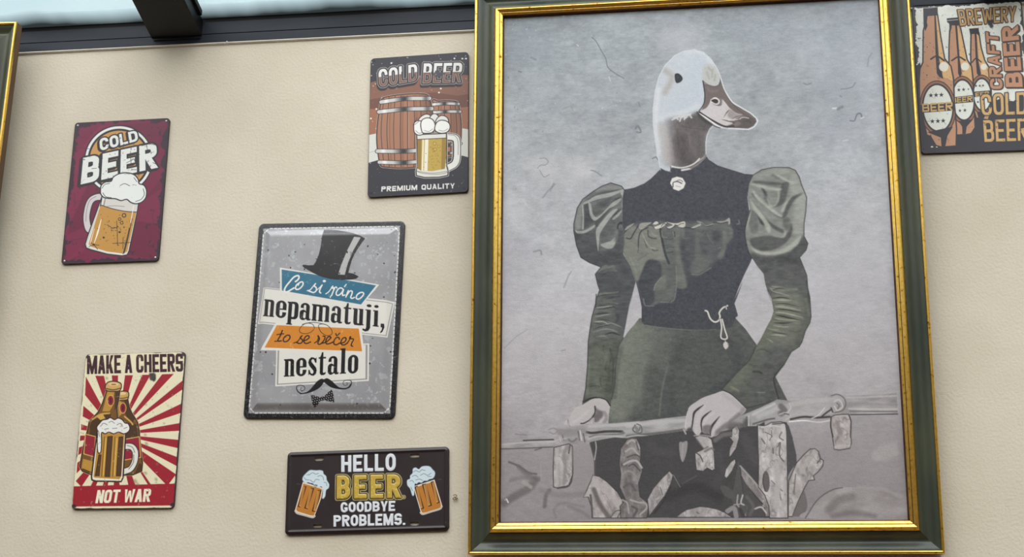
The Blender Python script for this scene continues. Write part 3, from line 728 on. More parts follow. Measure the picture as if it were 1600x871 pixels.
    for c, ps in (((150, 150, 142), ("66,175 85,142 130,118 152,114 112,150", "190,152 210,112 280,104 312,104 270,130 222,166")), ((196, 193, 182), ("320,116 348,94 372,108 350,122 330,122", "330,150 390,122 442,104 432,126 382,156 342,162")), ((190, 187, 176), ("440,98 490,108 540,112 600,94 616,112 610,142 586,152 556,142 522,126 484,160 440,152 482,136 500,126",))):
        for q in ps: A.poly(q, c, .95, clip=mb, smooth=True, soft=1.5)
    for q in ("305,115 330,92 345,88", "372,95 385,120", "275,135 300,128 325,145 335,160", "395,140 420,115 445,125", "520,125 548,130 570,118 600,112", "440,150 470,162 500,150 520,140", "570,150 610,155 650,150"):
        A.stroke(q, 6, (58, 59, 61), .85, soft=2)
    A.zoom(*V2)
    shapes(mb, ((82, 85, 86), .8, 14, ("150,190 340,165 350,300 300,440 220,420 160,330", "0,160 90,170 90,420 20,430")),
           ((96, 99, 96), .85, 10, ("112,170 135,190 138,300 168,400 205,490 240,515 120,585 60,575 48,500 88,420 100,300",)),
           ((104, 107, 102), .85, 6, ("345,185 378,195 376,300 352,400 318,440 300,400 345,320", "400,150 432,162 440,200 428,235 412,220")),
           ((66, 69, 73), .8, 8, ("140,220 160,330 210,400 165,380 140,300", "250,190 310,180 320,260 270,280")))
    for s, w, c, a, sf in (("65,576 130,577 190,545 242,512", 7, (112, 114, 113), .85, 2), ("190,160 175,205 150,220", 8, (100, 102, 100), .8, 3), ("230,690 290,680 330,655", 6, (82, 84, 90), .7, 3), ("490,85 495,110 480,118", 14, (110, 111, 107), .8, 4), ("200,200 230,260 260,300", 12, (98, 101, 99), .7, 6), ("300,340 330,330", 10, (116, 118, 112), .7, 4)):
        A.stroke(s, w, c, a, clip=mb, soft=sf)
    for c, q in (((160, 159, 151), "58,152 125,120 148,124 112,154 75,158"), ((132, 132, 127), "105,90 152,100 190,132 250,112 256,124 195,140 150,122"), ((160, 158, 150), "290,96 360,90 405,62 412,112 396,122 390,94 330,106")):
        A.poly(q, c, .95, clip=mb, smooth=True, soft=1.5)
    for q in ("0,148 40,152 80,160 130,140", "150,110 190,140 255,128", "255,105 290,105 330,112 385,100"):
        A.stroke(q, 6, (58, 60, 63), .85, soft=2)
    cloth(mr_, 51, 1.1, (88, 91, 90), 5)
    # waist seam, shoulder seams
    A.zoom(*B); A.stroke("490,188 560,200 640,210 792,224", 5, (120, 122, 118), .6, soft=2)
    A.zoom(*Cz); A.stroke("0,272 110,276 215,272", 4, (112, 114, 114), .55, soft=2)
    # ---- left arm
    A.zoom(*px)
    la = mixed((LS, "345,205 330,185 270,167 220,185 170,215 110,260 80,310 60,400 60,440 75,520 100,590 150,620 215,645 182,685 195,740 207,775 187,830 185,871"), (B, "205,0 200,60 178,140 165,220 155,290 150,450 138,590 122,670 160,650 200,640 250,652 292,690 300,640 315,560 320,440 345,320 372,265 385,200 405,90 425,0"), (LS, "380,860 395,790 411,728 380,640 340,570 345,470 335,400 335,260"))
    ml = A.mask(la)
    A.put(ml, (76, 79, 80), reg='left_sleeve')
    LP = (880, 270, 5.808); A.zoom(*LP)
    A.poly("560,120 430,60 200,180 90,400 90,520 300,520 330,720 560,640 560,500", (100, 103, 101), .95, clip=ml, soft=8)
    shapes(ml, ((122, 125, 121), .9, 4, ("290,165 370,115 440,95 520,115 580,140 520,150 420,160 330,180", "110,470 120,370 160,270 200,210 170,290 165,400 160,500 115,520")),
           ((68, 71, 72), .92, 4, ("300,188 400,165 530,156 500,168 400,182", "215,252 280,210 350,196 385,200 345,218 270,244", "186,320 200,282 228,284 240,330 248,400 290,442 250,472 180,505 192,400", "285,445 330,400 390,335 420,305 445,318 395,375 335,450 300,505", "430,370 470,340 525,328 500,372 455,402", "440,270 500,225 530,212 480,260")),
           ((84, 87, 87), .9, 6, ("258,350 285,290 350,262 440,222 425,262 375,312 320,372 275,405", "330,570 375,490 440,412 465,430 478,480 450,560 400,622 350,645")),
           ((74, 77, 79), .9, 8, ("112,560 200,548 290,525 310,620 330,730 480,720 600,871 340,862 180,800 130,730", "498,520 560,530 550,700 470,720 480,620")),
           ((148, 151, 143), .95, 2.5, ("165,295 190,268 230,248 300,208 400,188 545,152 530,172 425,218 330,238 255,262 222,276 195,286", "228,270 250,282 258,320 268,372 300,405 340,380 395,325 455,265 525,232 500,262 430,312 370,372 320,418 282,436 250,400 236,340", "298,525 330,470 395,390 448,340 495,332 440,395 385,470 335,555 325,640 318,716 302,620", "338,655 372,640 430,622 462,588 478,600 470,650 440,688 380,684", "408,322 455,272 525,238 500,275 445,312", "445,420 500,365 535,340 505,392 465,424", "108,520 140,530 200,520 285,474 278,500 205,545 130,552", "168,310 182,300 188,400 186,505 172,508 176,400", "520,180 555,150 548,230 545,330 530,300 535,220")),
           ((54, 56, 58), .95, 2, ("485,510 495,465 530,445 565,475 568,520 552,520 545,480 520,468 505,480 500,515",)),
           ((112, 115, 111), .7, 5, ("480,520 500,520 495,600 470,640 462,590", "130,640 160,620 200,700 170,700")))
    A.zoom(*LS)
    for s, w, c, a, sf in (("90,480 110,570 180,620", 50, (66, 69, 72), .7, 18), ("230,590 300,600 350,660", 60, (70, 72, 74), .7, 22), ("200,665 240,650 290,640", 14, (108, 111, 104), .8, 6), ("215,690 250,665 300,665", 10, (100, 103, 97), .7, 5), ("200,735 230,700 330,720", 60, (72, 74, 76), .7, 22), ("200,800 250,798 310,786", 9, (104, 107, 100), .8, 4), ("205,830 250,815 320,812", 7, (58, 60, 62), .8, 3), ("200,850 260,845 310,852", 7, (112, 114, 106), .7, 3)):
        A.stroke(s, w, c, a, clip=ml, soft=sf)
    A.zoom(*B)
    A.poly("150,280 360,280 320,440 300,690 100,690", (98, 104, 86), .8, clip=ml, soft=30)
    A.stroke("210,30 190,160 170,300", 30, (96, 99, 92), .6, clip=ml, soft=14)
    W1 = (900, 400, 6.7); A.zoom(*W1)
    A.poly("215,430 420,420 400,560 480,871 130,871 170,620", (100, 103, 96), .6, clip=ml, soft=30)
    for s, w, c, a, sf in (("215,545 290,536 385,524", 15, (142, 145, 133), .9, 4), ("195,642 290,622 370,610", 12, (140, 143, 131), .9, 4), ("185,692 280,690 345,716", 12, (150, 153, 138), .9, 4), ("270,652 400,676", 9, (136, 139, 128), .85, 4), ("235,748 300,722 370,706 440,732 485,748", 11, (136, 139, 126), .85, 4), ("230,165 290,120 330,100", 30, (104, 107, 102), .8, 10), ("370,150 400,120 430,100", 24, (92, 95, 92), .7, 10), ("232,395 330,388 445,378", 11, (106, 109, 102), .85, 4), ("180,800 280,770 360,772 440,800", 14, (126, 129, 116), .8, 6), ("200,850 280,840 330,850", 12, (130, 134, 116), .8, 5), ("190,580 260,570 330,575", 14, (112, 115, 106), .8, 6),
                           ("190,614 270,602 385,600", 11, (46, 48, 48), .92, 3), ("290,556 380,536 425,550", 13, (54, 56, 56), .9, 4), ("182,702 250,714 335,722", 8, (50, 52, 50), .9, 2.5), ("178,772 270,738 355,726", 9, (52, 54, 52), .9, 3), ("305,822 380,806 465,832", 17, (48, 50, 49), .9, 4), ("215,662 300,670 395,682", 8, (62, 64, 62), .85, 3), ("228,420 330,406 445,402", 10, (58, 60, 60), .9, 3), ("305,455 380,440 430,440", 13, (62, 64, 64), .85, 4), ("360,868 455,862", 10, (56, 58, 56), .85, 3), ("215,192 300,186 430,172", 8, (62, 64, 65), .85, 3), ("215,530 280,520 350,500", 10, (70, 72, 72), .7, 5), ("420,600 440,660 420,700", 24, (66, 69, 69), .7, 10)):
        A.stroke(s, (w * .3, w, w * .85, w * .2), c, a, clip=ml, soft=sf)
    A.zoom(*B)
    for s, w, c, a, sf in (("330,300 300,440 285,640", 50, (78, 83, 70), .7, 18), ("250,310 250,360 275,350", 6, (80, 85, 72), .7, 2.5), ("220,410 240,395 250,420 230,440 222,420", 5, (84, 88, 74), .7, 2), ("270,420 262,470 290,500 270,560", 12, (76, 80, 68), .7, 5), ("165,570 215,568 222,580", 4, (60, 64, 52), .8, 1.5), ("230,520 235,570 270,590", 10, (80, 84, 70), .7, 4), ("290,340 300,380 290,420", 12, (70, 74, 64), .7, 5), ("160,400 150,620", 18, (110, 116, 96), .6, 8), ("310,400 306,560", 10, (64, 68, 60), .7, 5)):
        A.stroke(s, w, c, a, clip=ml, soft=sf)
    cloth(ml, 31, 1.1, (84, 87, 84), 9)
    A.zoom(*px); A.stroke(la[:28], 1.5, (52, 54, 58), .75, soft=.5, smooth=False)
    A.zoom(*B); A.stroke("122,668 160,648 200,640 250,652 292,690", 7, (44, 46, 42), .9, soft=1.5)
    A.stroke("372,270 345,330 325,440 318,560 300,650", 7, (60, 63, 58), .7, soft=3)
    # ---- right arm
    A.zoom(*px)
    ra = mixed((RS, "355,120 400,92 470,79 555,80 590,95 612,130 625,175 640,212 655,250 650,330 640,400 640,470 662,510 652,548 615,590 635,640 655,690 662,770 676,871"), (Cz, "725,0 745,90 752,200 745,235 720,280 700,345 685,370 640,400 600,470 540,550 568,668 500,690 385,720 330,675 280,632 245,612 290,560 345,505 400,450 440,370 470,320 505,250 525,215 540,170 528,100 505,50 488,0"), (RS, "462,860 435,790 420,740 410,682 375,640 347,595 320,540 305,440 335,320 320,250 330,170"))
    mra = A.mask(ra)
    A.put(mra, (84, 86, 84), reg='right_sleeve')
    RP = (1160, 250, 5.4417); A.zoom(*RP)
    A.poly("30,140 240,40 440,60 570,300 560,560 480,830 60,830 10,600", (126, 129, 121), .97, clip=mra, soft=8)
    shapes(mra, ((148, 151, 141), .85, 14, ("430,100 500,210 545,310 530,500 520,640 440,640 430,480 440,330 400,210", "130,140 250,80 400,80 440,130 300,110 200,130")),
           ((78, 80, 78), .92, 4, ("110,180 200,183 330,198 350,205 280,214 180,208 90,196", "335,205 395,188 380,280 345,375 255,402 300,350 322,280", "340,490 375,360 425,312 515,282 445,342 405,402 372,480", "75,285 130,310 200,395 330,488 385,502 300,486 180,390 100,318", "70,345 130,405 230,525 345,598 352,624 275,592 175,502 95,402", "60,682 140,655 230,648 345,655 395,600 415,540 425,600 400,668 330,735 220,772 115,764")),
           ((98, 100, 96), .85, 6, ("235,132 300,125 410,182 340,166 270,150", "180,285 225,335 235,385 188,340", "70,425 118,470 132,600 82,628 60,560", "350,500 390,490 410,560 380,600 350,560")),
           ((60, 62, 61), .9, 3, ("108,430 180,525 198,562 160,545 130,490", "150,215 200,270 215,330 190,300")),
           ((74, 76, 75), .92, 8, ("435,735 525,645 570,700 545,775 480,830 290,835 400,790", "70,790 160,812 270,818 400,790 500,830 490,880 90,880")),
           ((158, 161, 148), .95, 3, ("75,200 150,212 250,232 335,248 300,262 200,246 100,222", "205,300 240,380 262,388 290,360 300,320 305,262 316,300 308,350 280,392 240,398 215,350", "85,255 130,300 200,370 335,476 290,470 190,398 110,320", "65,335 130,410 200,500 238,570 232,622 205,600 170,520 100,430", "70,745 160,778 260,782 360,750 440,690 500,640 470,720 380,780 260,806 140,800", "22,575 35,500 72,418 62,490 40,560", "270,115 340,140 440,196 420,200 340,168", "250,640 340,650 360,600 370,630 345,662", "330,430 380,340 420,310 380,370 350,440")))
    A.zoom(*RS)
    for s, w, c, a, sf in (("450,765 500,775 600,770", 10, (116, 119, 106), .7, 5), ("470,790 520,800 600,785", 8, (60, 62, 62), .7, 4), ("470,835 540,830 600,845", 14, (122, 126, 108), .75, 6), ("460,755 490,760", 8, (132, 134, 122), .7, 4)):
        A.stroke(s, w, c, a, clip=mra, soft=sf)
    A.zoom(*Cz)
    A.poly("540,90 640,120 560,280 460,420 380,560 300,640 240,610 400,440 520,230", (108, 114, 88), .75, clip=mra, soft=30)
    A.poly("720,220 700,350 600,480 540,560 570,680 480,690 520,540 600,420 660,280", (78, 82, 72), .8, clip=mra, soft=24)
    W2 = (1160, 400, 6.225); A.zoom(*W2)
    A.poly("270,290 500,330 660,500 600,720 540,871 150,871 300,560", (112, 116, 98), .7, clip=mra, soft=34)
    A.poly("580,300 680,420 680,600 600,730 560,871 480,871 590,640 600,480", (82, 86, 76), .75, clip=mra, soft=24)
    for s, w, c, a, sf in (("270,305 300,345 400,372 485,405", 11, (132, 135, 122), .85, 4), ("285,300 330,302 390,300", 10, (130, 133, 122), .8, 4), ("300,432 400,430 480,436", 17, (142, 146, 124), .9, 5), ("318,490 420,500 565,530", 24, (140, 144, 122), .9, 6), ("318,548 430,562 590,602", 18, (148, 152, 126), .9, 5), ("312,606 400,622 590,630", 12, (150, 154, 128), .9, 4), ("305,680 400,692 460,690", 16, (142, 146, 122), .85, 5), ("280,772 350,770 425,782", 16, (144, 148, 124), .85, 5), ("240,705 310,722 360,720", 12, (138, 142, 118), .8, 4), ("230,800 280,830 300,850", 12, (136, 140, 116), .75, 5), ("440,380 520,395 560,380", 10, (112, 115, 102), .7, 5),
                           ("295,414 380,404 465,422", 11, (52, 55, 52), .9, 3), ("318,466 420,466 565,500", 8, (50, 53, 48), .9, 3), ("328,518 430,526 585,556", 11, (44, 47, 42), .92, 3), ("322,576 420,596 590,634", 11, (42, 45, 40), .92, 3), ("305,652 400,656 490,648", 12, (46, 49, 44), .92, 3), ("320,622 420,624", 7, (60, 63, 56), .85, 2.5), ("290,744 380,756 435,762", 10, (58, 62, 52), .9, 3), ("275,345 380,385", 7, (62, 65, 60), .8, 3), ("295,335 350,318 435,330", 10, (58, 60, 57), .85, 3), ("290,210 400,220 500,240", 8, (70, 72, 71), .7, 4), ("250,820 320,800", 8, (84, 88, 74), .7, 4), ("440,720 520,740 580,720", 10, (78, 82, 70), .7, 5)):
        A.stroke(s, (w * .3, w, w * .85, w * .2), c, a, clip=mra, soft=sf)
    A.zoom(*Cz)
    for s, w, c, a, sf in (("440,395 480,385 530,410", 6, (76, 80, 66), .75, 3), ("425,512 450,512 470,520", 12, (56, 60, 48), .85, 4), ("400,470 440,480 500,470", 7, (80, 84, 70), .7, 3), ("440,630 490,630", 6, (116, 118, 112), .8, 3), ("370,560 400,600 380,660 400,690", 14, (84, 90, 70), .7, 6), ("300,600 340,620", 12, (122, 128, 98), .6, 6), ("400,580 440,640 430,700", 20, (78, 82, 72), .7, 8), ("720,100 740,190", 12, (104, 108, 92), .6, 6)):
        A.stroke(s, w, c, a, clip=mra, soft=sf)
    cloth(mra, 41, 1.1, (86, 89, 84), 9)
    A.zoom(*px); A.stroke(ra[:36], 1.4, (56, 58, 58), .7, soft=.5, smooth=False)
    A.zoom(*RS); A.stroke("345,595 320,540 305,440 335,320", 5, (56, 57, 58), .7, soft=2)
    A.zoom(*Cz); A.stroke("245,612 345,505 400,450 440,370", 5, (58, 61, 52), .7, soft=2); A.stroke("568,668 540,550 600,470", 5, (46, 47, 46), .6, soft=2)
    # ---- fence of bark covered branches
    rail = mixed((D, "50,372 200,358 380,352 430,330 440,300 480,270 560,258 640,250 760,246 911,233"), (E, "100,230 250,212 360,200 520,205 700,200 760,175 830,145 911,105"), (F, "95,97 130,100 180,106 300,90 400,78 440,66 470,62 520,75 620,72 835,58 842,190 700,190 560,196 500,195 430,217 340,226 160,238 80,235 20,262"), (E, "850,235 800,262 740,264 560,300 350,292 120,322 0,335"), (D, "860,340 760,332 680,345 600,362 575,392 500,376 440,388 380,395 300,398 180,402 50,408"))
    A.zoom(*px)
    mr2 = A.mask(rail)
    A.put(mr2, (158, 152, 151), reg='branch_rail'); A.img += (((fbm(H, W, 14, 58, 4, 2.2, .7) - .5) * 50) * mr2)[..., None]
    A.zoom(*D)
    for s, w, c, a, sf in (("60,376 200,364 370,358", 10, (176, 171, 171), .8, 4), ("50,404 200,400 370,392", 6, (92, 88, 88), .8, 3), ("190,352 300,348 375,346", 8, (70, 66, 66), .9, 2), ("600,262 760,256 900,244", 22, (176, 171, 170), .8, 8), ("580,300 620,305 700,296 800,296", 14, (84, 80, 80), .9, 3), ("800,296 806,308 700,318 640,320 600,330", 9, (120, 114, 114), .8, 3), ("590,345 650,325 740,325 800,330", 10, (178, 172, 170), .7, 4), ("420,300 500,300 560,300", 44, (142, 136, 136), .7, 14), ("430,320 440,350", 6, (108, 103, 103), .8, 2), ("412,325 420,355", 6, (190, 185, 184), .8, 2), ("540,290 550,350", 6, (196, 192, 190), .9, 2), ("528,295 536,350", 5, (100, 95, 95), .8, 2), ("560,310 570,360", 7, (104, 99, 99), .8, 2.5), ("470,345 490,360 520,340", 10, (120, 114, 114), .7, 4), ("390,350 450,340", 8, (172, 167, 166), .7, 3), ("345,285 375,275 400,290 380,310 350,300", 6, (138, 133, 133), .7, 3), ("260,412 300,400", 6, (90, 86, 86), .8, 2), ("880,255 900,250 911,275 890,300 866,285 880,255", 7, (118, 112, 112), .8, 2)):
        A.stroke(s, w, c, a, soft=sf)
    A.zoom(*E)
    for s, w, c, a, sf in (("0,262 200,238 350,228", 24, (178, 173, 172), .75, 8), ("0,325 200,305 350,285", 14, (110, 104, 104), .8, 5), ("60,250 85,262 90,300 60,305 35,285 50,255", 6, (108, 102, 102), .85, 2), ("48,265 62,285 60,298", 16, (132, 126, 126), .8, 5), ("0,330 60,320 130,325", 7, (178, 172, 170), .8, 2.5), ("640,270 720,262 740,235", 40, (104, 99, 99), .8, 14), ("752,200 752,262", 6, (196, 192, 190), .9, 2), ("740,205 735,260", 6, (92, 88, 88), .8, 2.5), ("770,220 830,190 911,150", 44, (156, 150, 149), .7, 16), ("780,190 840,160 911,125", 16, (186, 181, 179), .7, 6), ("780,250 860,225 911,215", 10, (104, 99, 99), .8, 4)):
        A.stroke(s, w, c, a, clip=mr2, soft=sf)
    A.zoom(*F)
    for s, w, c, a, sf in (("-20,200 50,175 100,150", 30, (178, 173, 170), .7, 10), ("120,140 140,165 120,185", 34, (120, 113, 112), .85, 9), ("170,120 180,150 150,190", 6, (186, 182, 179), .9, 2), ("110,190 150,180 180,200 150,220", 8, (176, 171, 168), .8, 3), ("140,185 170,190", 5, (80, 76, 76), .9, 2), ("190,125 300,108 400,98", 30, (172, 167, 165), .8, 10), ("180,220 260,205 340,210 420,205", 12, (84, 79, 79), .85, 3), ("310,215 350,195 390,150", 6, (196, 192, 189), .8, 2), ("370,205 400,180 430,160", 10, (80, 75, 75), .8, 3), ("430,75 470,66 510,90 520,130 500,165 450,180", 6, (112, 106, 105), .85, 2), ("450,110 480,100 500,140 470,165 450,140", 8, (186, 181, 178), .8, 3), ("465,120 480,135 470,155", 5, (108, 102, 101), .8, 2), ("430,150 440,175", 9, (90, 85, 85), .8, 3), ("530,85 680,82 830,75", 10, (178, 173, 171), .6, 4), ("530,120 680,125 835,130", 12, (146, 140, 139), .6, 5), ("540,155 680,158 838,158", 9, (186, 181, 178), .6, 4), ("545,170 680,172 838,172", 7, (116, 110, 109), .7, 3), ("550,192 700,190 842,188", 6, (78, 74, 74), .85, 2), ("170,236 260,228 350,238 420,228", 7, (214, 210, 206), .9, 2)):
        A.stroke(s, w, c, a, soft=sf)
    A.img += ((A.img - 145) * .35 + 5) * mr2[..., None]; g = mr2[..., None] * .55; A.img = A.img * (1 - g) + A.img.mean(2, keepdims=True) * g
    # posts, stubs, logs and stones
    def wood(z, s, c, name, edge=(86, 82, 82), seed=0):
        A.zoom(*z); m = A.mask(s)
        A.put(m, c, reg=name); A.img += (((fbm(H, W, 9, 60 + seed, 4, .8, 1.4) - .5) * 64) * m)[..., None]; A.img += ((A.img - 140) * .3 + 8) * m[..., None]
        rg = 1 - np.abs(2 * fbm(H, W, 16, 160 + seed, 3, .8, 1.3) - 1); A.put(np.clip((rg - .93) / .05, 0, 1) * blur(m, 2), (96, 91, 90), .4); A.put(np.clip((.35 - rg) / .2, 0, 1) * m, (192, 187, 184), .35)
        A.stroke(s + ' ' + s.split(' ')[0], 5, (66, 62, 62), .9, soft=1.5, smooth=False)
        return m
    m = wood(D, "378,395 420,385 470,372 492,385 494,470 494,560 470,630 400,645 376,640 374,520", (166, 161, 160), 'post', seed=1)
    A.stroke("465,390 440,440 450,520 440,620", 22, (140, 134, 133), .7, clip=m, soft=8); A.stroke("478,385 470,430", 10, (92, 88, 88), .8, clip=m, soft=3); A.stroke("400,410 395,520 400,620", 18, (186, 182, 180), .7, clip=m, soft=8); A.stroke("455,560 470,600 450,630", 8, (190, 186, 183), .7, clip=m, soft=3)
    A.stroke("494,400 494,560 470,632 400,648", 8, (74, 70, 70), .8, soft=2)
    A.poly("480,395 590,372 630,470 625,560 600,600 560,700 500,640 500,560", (152, 146, 145), .6, soft=8)
    A.stroke("636,360 640,400 630,470", 7, (178, 173, 171), .8, soft=2)
    m = wood(D, "622,566 660,575 710,610 770,670 800,720 825,790 835,832 615,832 610,760 590,700 562,703 590,640", (164, 158, 157), 'leaning_log', seed=2)
    A.stroke("620,580 625,640 570,700", 22, (184, 179, 176), .8, clip=m, soft=6); A.stroke("625,655 660,740 720,832", 26, (104, 99, 98), .8, clip=m, soft=9); A.stroke("605,690 612,760 615,830", 12, (88, 84, 83), .8, clip=m, soft=4); A.stroke("660,620 740,700 790,780", 30, (182, 177, 174), .6, clip=m, soft=12); A.stroke("725,832 760,790 790,790 770,832", 6, (82, 78, 77), .8, soft=2)
    m = wood(E, "0,345 30,335 60,340 80,380 85,430 80,480 95,540 70,620 80,700 130,740 128,800 120,832 0,832 -40,832 -45,760 -10,720 -48,640 -40,560 -50,500 -40,400", (128, 122, 121), 'wrinkled_post', seed=3)
    for s, w, c in (("0,370 30,350 60,370 75,400", 10, (180, 176, 172)), ("-10,420 30,400 70,440", 10, (176, 172, 168)), ("0,455 50,440 80,455", 8, (84, 80, 80)), ("-20,500 20,480 60,480 90,520", 12, (184, 180, 176)), ("10,510 40,500 80,540", 8, (80, 76, 76)), ("-30,560 10,540 50,570 60,620", 12, (150, 145, 142)), ("-20,640 20,620 50,660", 14, (100, 95, 94)), ("20,720 70,735 110,740 120,770 80,810", 10, (176, 171, 167)), ("30,760 60,780 40,820", 14, (92, 88, 87)), ("-30,720 0,740 10,800", 10, (170, 166, 162)), ("55,360 70,410", 8, (86, 82, 82))):
        A.stroke(s, w, c, .8, soft=3)
    m = wood(E, "262,540 285,565 270,620 235,690 190,750 160,790 135,822 130,760 125,715 160,650 210,590", (156, 150, 149), 'split_log', seed=4)
    A.stroke("205,640 220,690", 4, (90, 86, 85), .7, soft=1.5); A.stroke("286,565 305,600 328,640", 4, (150, 145, 143), .7, soft=1.5); A.stroke("270,640 230,720 170,800", 10, (58, 55, 56), .8, soft=3)
    A.poly("322,368 345,362 372,358 368,420 345,485 328,450", (152, 147, 146), reg='leaf', smooth=True); A.stroke("345,375 340,470", 7, (172, 167, 165), .6, soft=3)
    m = wood(E, "418,330 450,322 500,328 522,345 535,400 540,470 543,530 525,538 495,522 470,542 428,535 422,480 420,430 470,405 425,360", (168, 163, 161), 'pale_bark', seed=5)
    A.stroke("420,425 450,445 468,482", 6, (72, 69, 69), .85, soft=2); A.stroke("480,420 520,400 535,410", 12, (120, 115, 114), .8, soft=4); A.stroke("425,350 470,400 500,390", 8, (112, 107, 106), .7, soft=3)
    m = wood(E, "628,325 645,330 650,280 680,255 695,290 692,340 675,400 640,450 628,455 635,400 655,360", (160, 155, 153), 'curled_bark', seed=6)
    m = wood(E, "668,465 672,490 650,540 615,588 600,575 610,530 640,485", (166, 161, 159), 'bark_chip', seed=7)
    A.poly("575,640 600,632 640,650 668,690 650,715 600,690", (92, 88, 88), .9, smooth=True)
    A.poly("690,470 700,560 710,650 725,740 740,820 680,822 665,760 640,700 660,640", (92, 88, 88), .85)
    for s, w, c in (("685,690 680,740 690,760", 9, (162, 157, 154)), ("715,690 705,740 740,760 735,815", 8, (196, 192, 188)), ("660,750 700,745", 6, (170, 165, 162)), ("620,790 660,770 675,822", 26, (150, 145, 143)), ("700,780 715,820", 20, (66, 63, 64))):
        A.stroke(s, w, c, .85, soft=2.5)
    m = wood(E, "698,500 730,540 790,600 850,670 882,740 886,822 855,825 850,770 800,770 785,760 840,745 790,690 730,620 705,570", (140, 134, 133), 'slanting_branch', seed=8)
    A.poly("715,590 790,700 835,750 850,822 735,822 720,700", (84, 80, 80), .9); A.stroke("700,510 780,600 870,720", 10, (172, 167, 164), .8, soft=4); A.stroke("790,775 830,765 860,800", 9, (198, 194, 190), .85, soft=2.5); A.stroke("740,700 780,760 760,810", 18, (108, 103, 102), .7, soft=7)
    m = wood(E, "300,828 335,800 370,780 450,760 500,765 560,778 610,800 650,828", (160, 154, 153), 'stone', seed=9)
    A.stroke("430,795 445,805", 5, (96, 92, 91), .8, soft=2)
    m = wood(F, "-25,255 20,262 60,240 120,235 148,250 155,300 158,480 160,640 163,832 50,832 45,760 20,690 -20,640 -18,480 -22,400", (172, 167, 165), 'thick_post', seed=10)
    A.zoom(*F)
    for s, w, c in (("0,270 60,260 140,270", 9, (204, 200, 196)), ("20,300 60,320 50,350", 5, (96, 92, 90)), ("60,290 65,330", 5, (108, 103, 101)), ("125,300 110,330 135,350", 6, (92, 88, 86)), ("100,390 115,365 110,440 135,480", 7, (88, 84, 82)), ("70,400 72,430", 8, (96, 92, 90)), ("0,340 20,370", 7, (92, 88, 86)), ("60,600 100,640 130,665", 5, (104, 100, 98)), ("110,660 120,720", 6, (112, 107, 105)), ("70,250 130,245", 8, (86, 82, 80)), ("90,500 100,620 90,760", 30, (184, 179, 177))):
        A.stroke(s, w, c, .75, clip=m, soft=2.5)
    A.dot(28, 605, 22, (98, 93, 92), 66, -0.05, .95); A.stroke("12,560 8,610 22,665", 5, (60, 57, 57), .8, soft=2)
    A.poly("152,245 168,260 190,330 215,440 217,490 180,540 160,580 158,400", (82, 79, 80), reg='skirt')
    m = wood(F, "215,492 260,440 300,405 330,402 352,420 366,465 382,475 378,510 350,545 320,570 328,595 290,600 265,645 225,730 190,822 165,822 165,720 168,600", (162, 157, 155), 'branch_stub', seed=11)
    A.stroke("352,430 362,465 345,490", 9, (104, 99, 98), .85, soft=3); A.stroke("330,500 345,520 375,490", 8, (198, 194, 190), .8, soft=2.5); A.stroke("210,560 205,620 200,680", 7, (106, 101, 99), .7, soft=3); A.stroke("240,540 290,470 330,420", 26, (178, 173, 170), .7, clip=m, soft=10)
    A.poly("262,655 280,720 283,760 262,822 190,822 225,740", (112, 107, 106), .9)
    m = wood(F, "430,205 450,195 500,190 540,190 553,230 550,300 555,370 545,400 480,411 450,405 440,340 425,260", (158, 152, 150), 'hanging_stub', seed=12)
    A.stroke("430,205 428,260 442,330", 7, (72, 68, 68), .85, soft=2); A.stroke("540,195 553,240 550,330", 7, (76, 72, 72), .8, soft=2); A.stroke("450,395 490,385 545,385", 16, (190, 185, 181), .8, clip=m, soft=6); A.stroke("470,240 480,300", 24, (140, 134, 132), .7, clip=m, soft=9); A.stroke("460,200 525,198", 6, (196, 192, 188), .8, soft=2)
    m = A.mask("270,832 310,770 345,720 380,690 430,660 500,643 600,642 700,650 850,660 900,670 900,832", True)
    A.put(m, (160, 154, 153), reg='boulder'); A.img += (((fbm(H, W, 22, 77, 4, 1.4, .9) - .5) * 52) * m)[..., None]
    A.stroke("420,780 480,720 560,700", 46, (118, 112, 111), .6, clip=m, soft=18); A.stroke("440,820 560,800 700,820", 30, (108, 102, 101), .5, clip=m, soft=14); A.stroke("270,832 345,720 430,660 500,643", 6, (82, 78, 77), .7, soft=3)
    A.poly("680,430 740,380 840,360 850,440 760,480 690,480", (178, 172, 171), .6, soft=7)
    A.stroke("600,640 750,655 860,700", 20, (176, 170, 169), .4, soft=9)
    # left background scrub
    A.zoom(*D)
    for s, w, c, a, sf in (("100,485 160,510 220,550 270,560", 12, (98, 93, 92), .7, 5), ("160,515 230,575 285,590", 26, (112, 107, 106), .6, 10), ("70,740 130,700 220,650 260,600", 44, (108, 103, 102), .7, 14), ("110,600 190,580 250,600", 20, (128, 122, 121), .6, 8), ("190,610 235,640", 22, (172, 166, 164), .7, 7), ("320,760 330,690 350,660", 22, (108, 103, 102), .7, 8), ("85,715 95,735", 8, (222, 220, 216), .9, 1.5), ("75,722 82,712", 5, (200, 198, 194), .9, 1.5), ("296,490 298,600", 5, (170, 164, 163), .6, 2), ("140,312 210,318", 5, (124, 120, 120), .7, 2), ("390,830 380,780 430,740 560,760", 14, (128, 122, 120), .5, 7), ("300,660 420,690 560,680", 30, (132, 126, 125), .5, 12), ("470,760 560,800 600,830", 18, (126, 120, 118), .5, 8)):
        A.stroke(s, w, c, a, soft=sf)
    g = np.clip(ms + ml + mra, 0, 1)[..., None] * .3; A.img = A.img * (1 - g) + A.img.mean(2, keepdims=True) * g
    # ---- left hand
    lh = "555,128 585,108 612,95 660,88 700,102 725,135 722,170 712,200 712,242 640,248 600,250 560,246 520,258 480,264 446,252 455,228 470,222 480,190 510,150"
    m = A.mask(lh); A.put(m, (190, 185, 184), reg='left_hand')
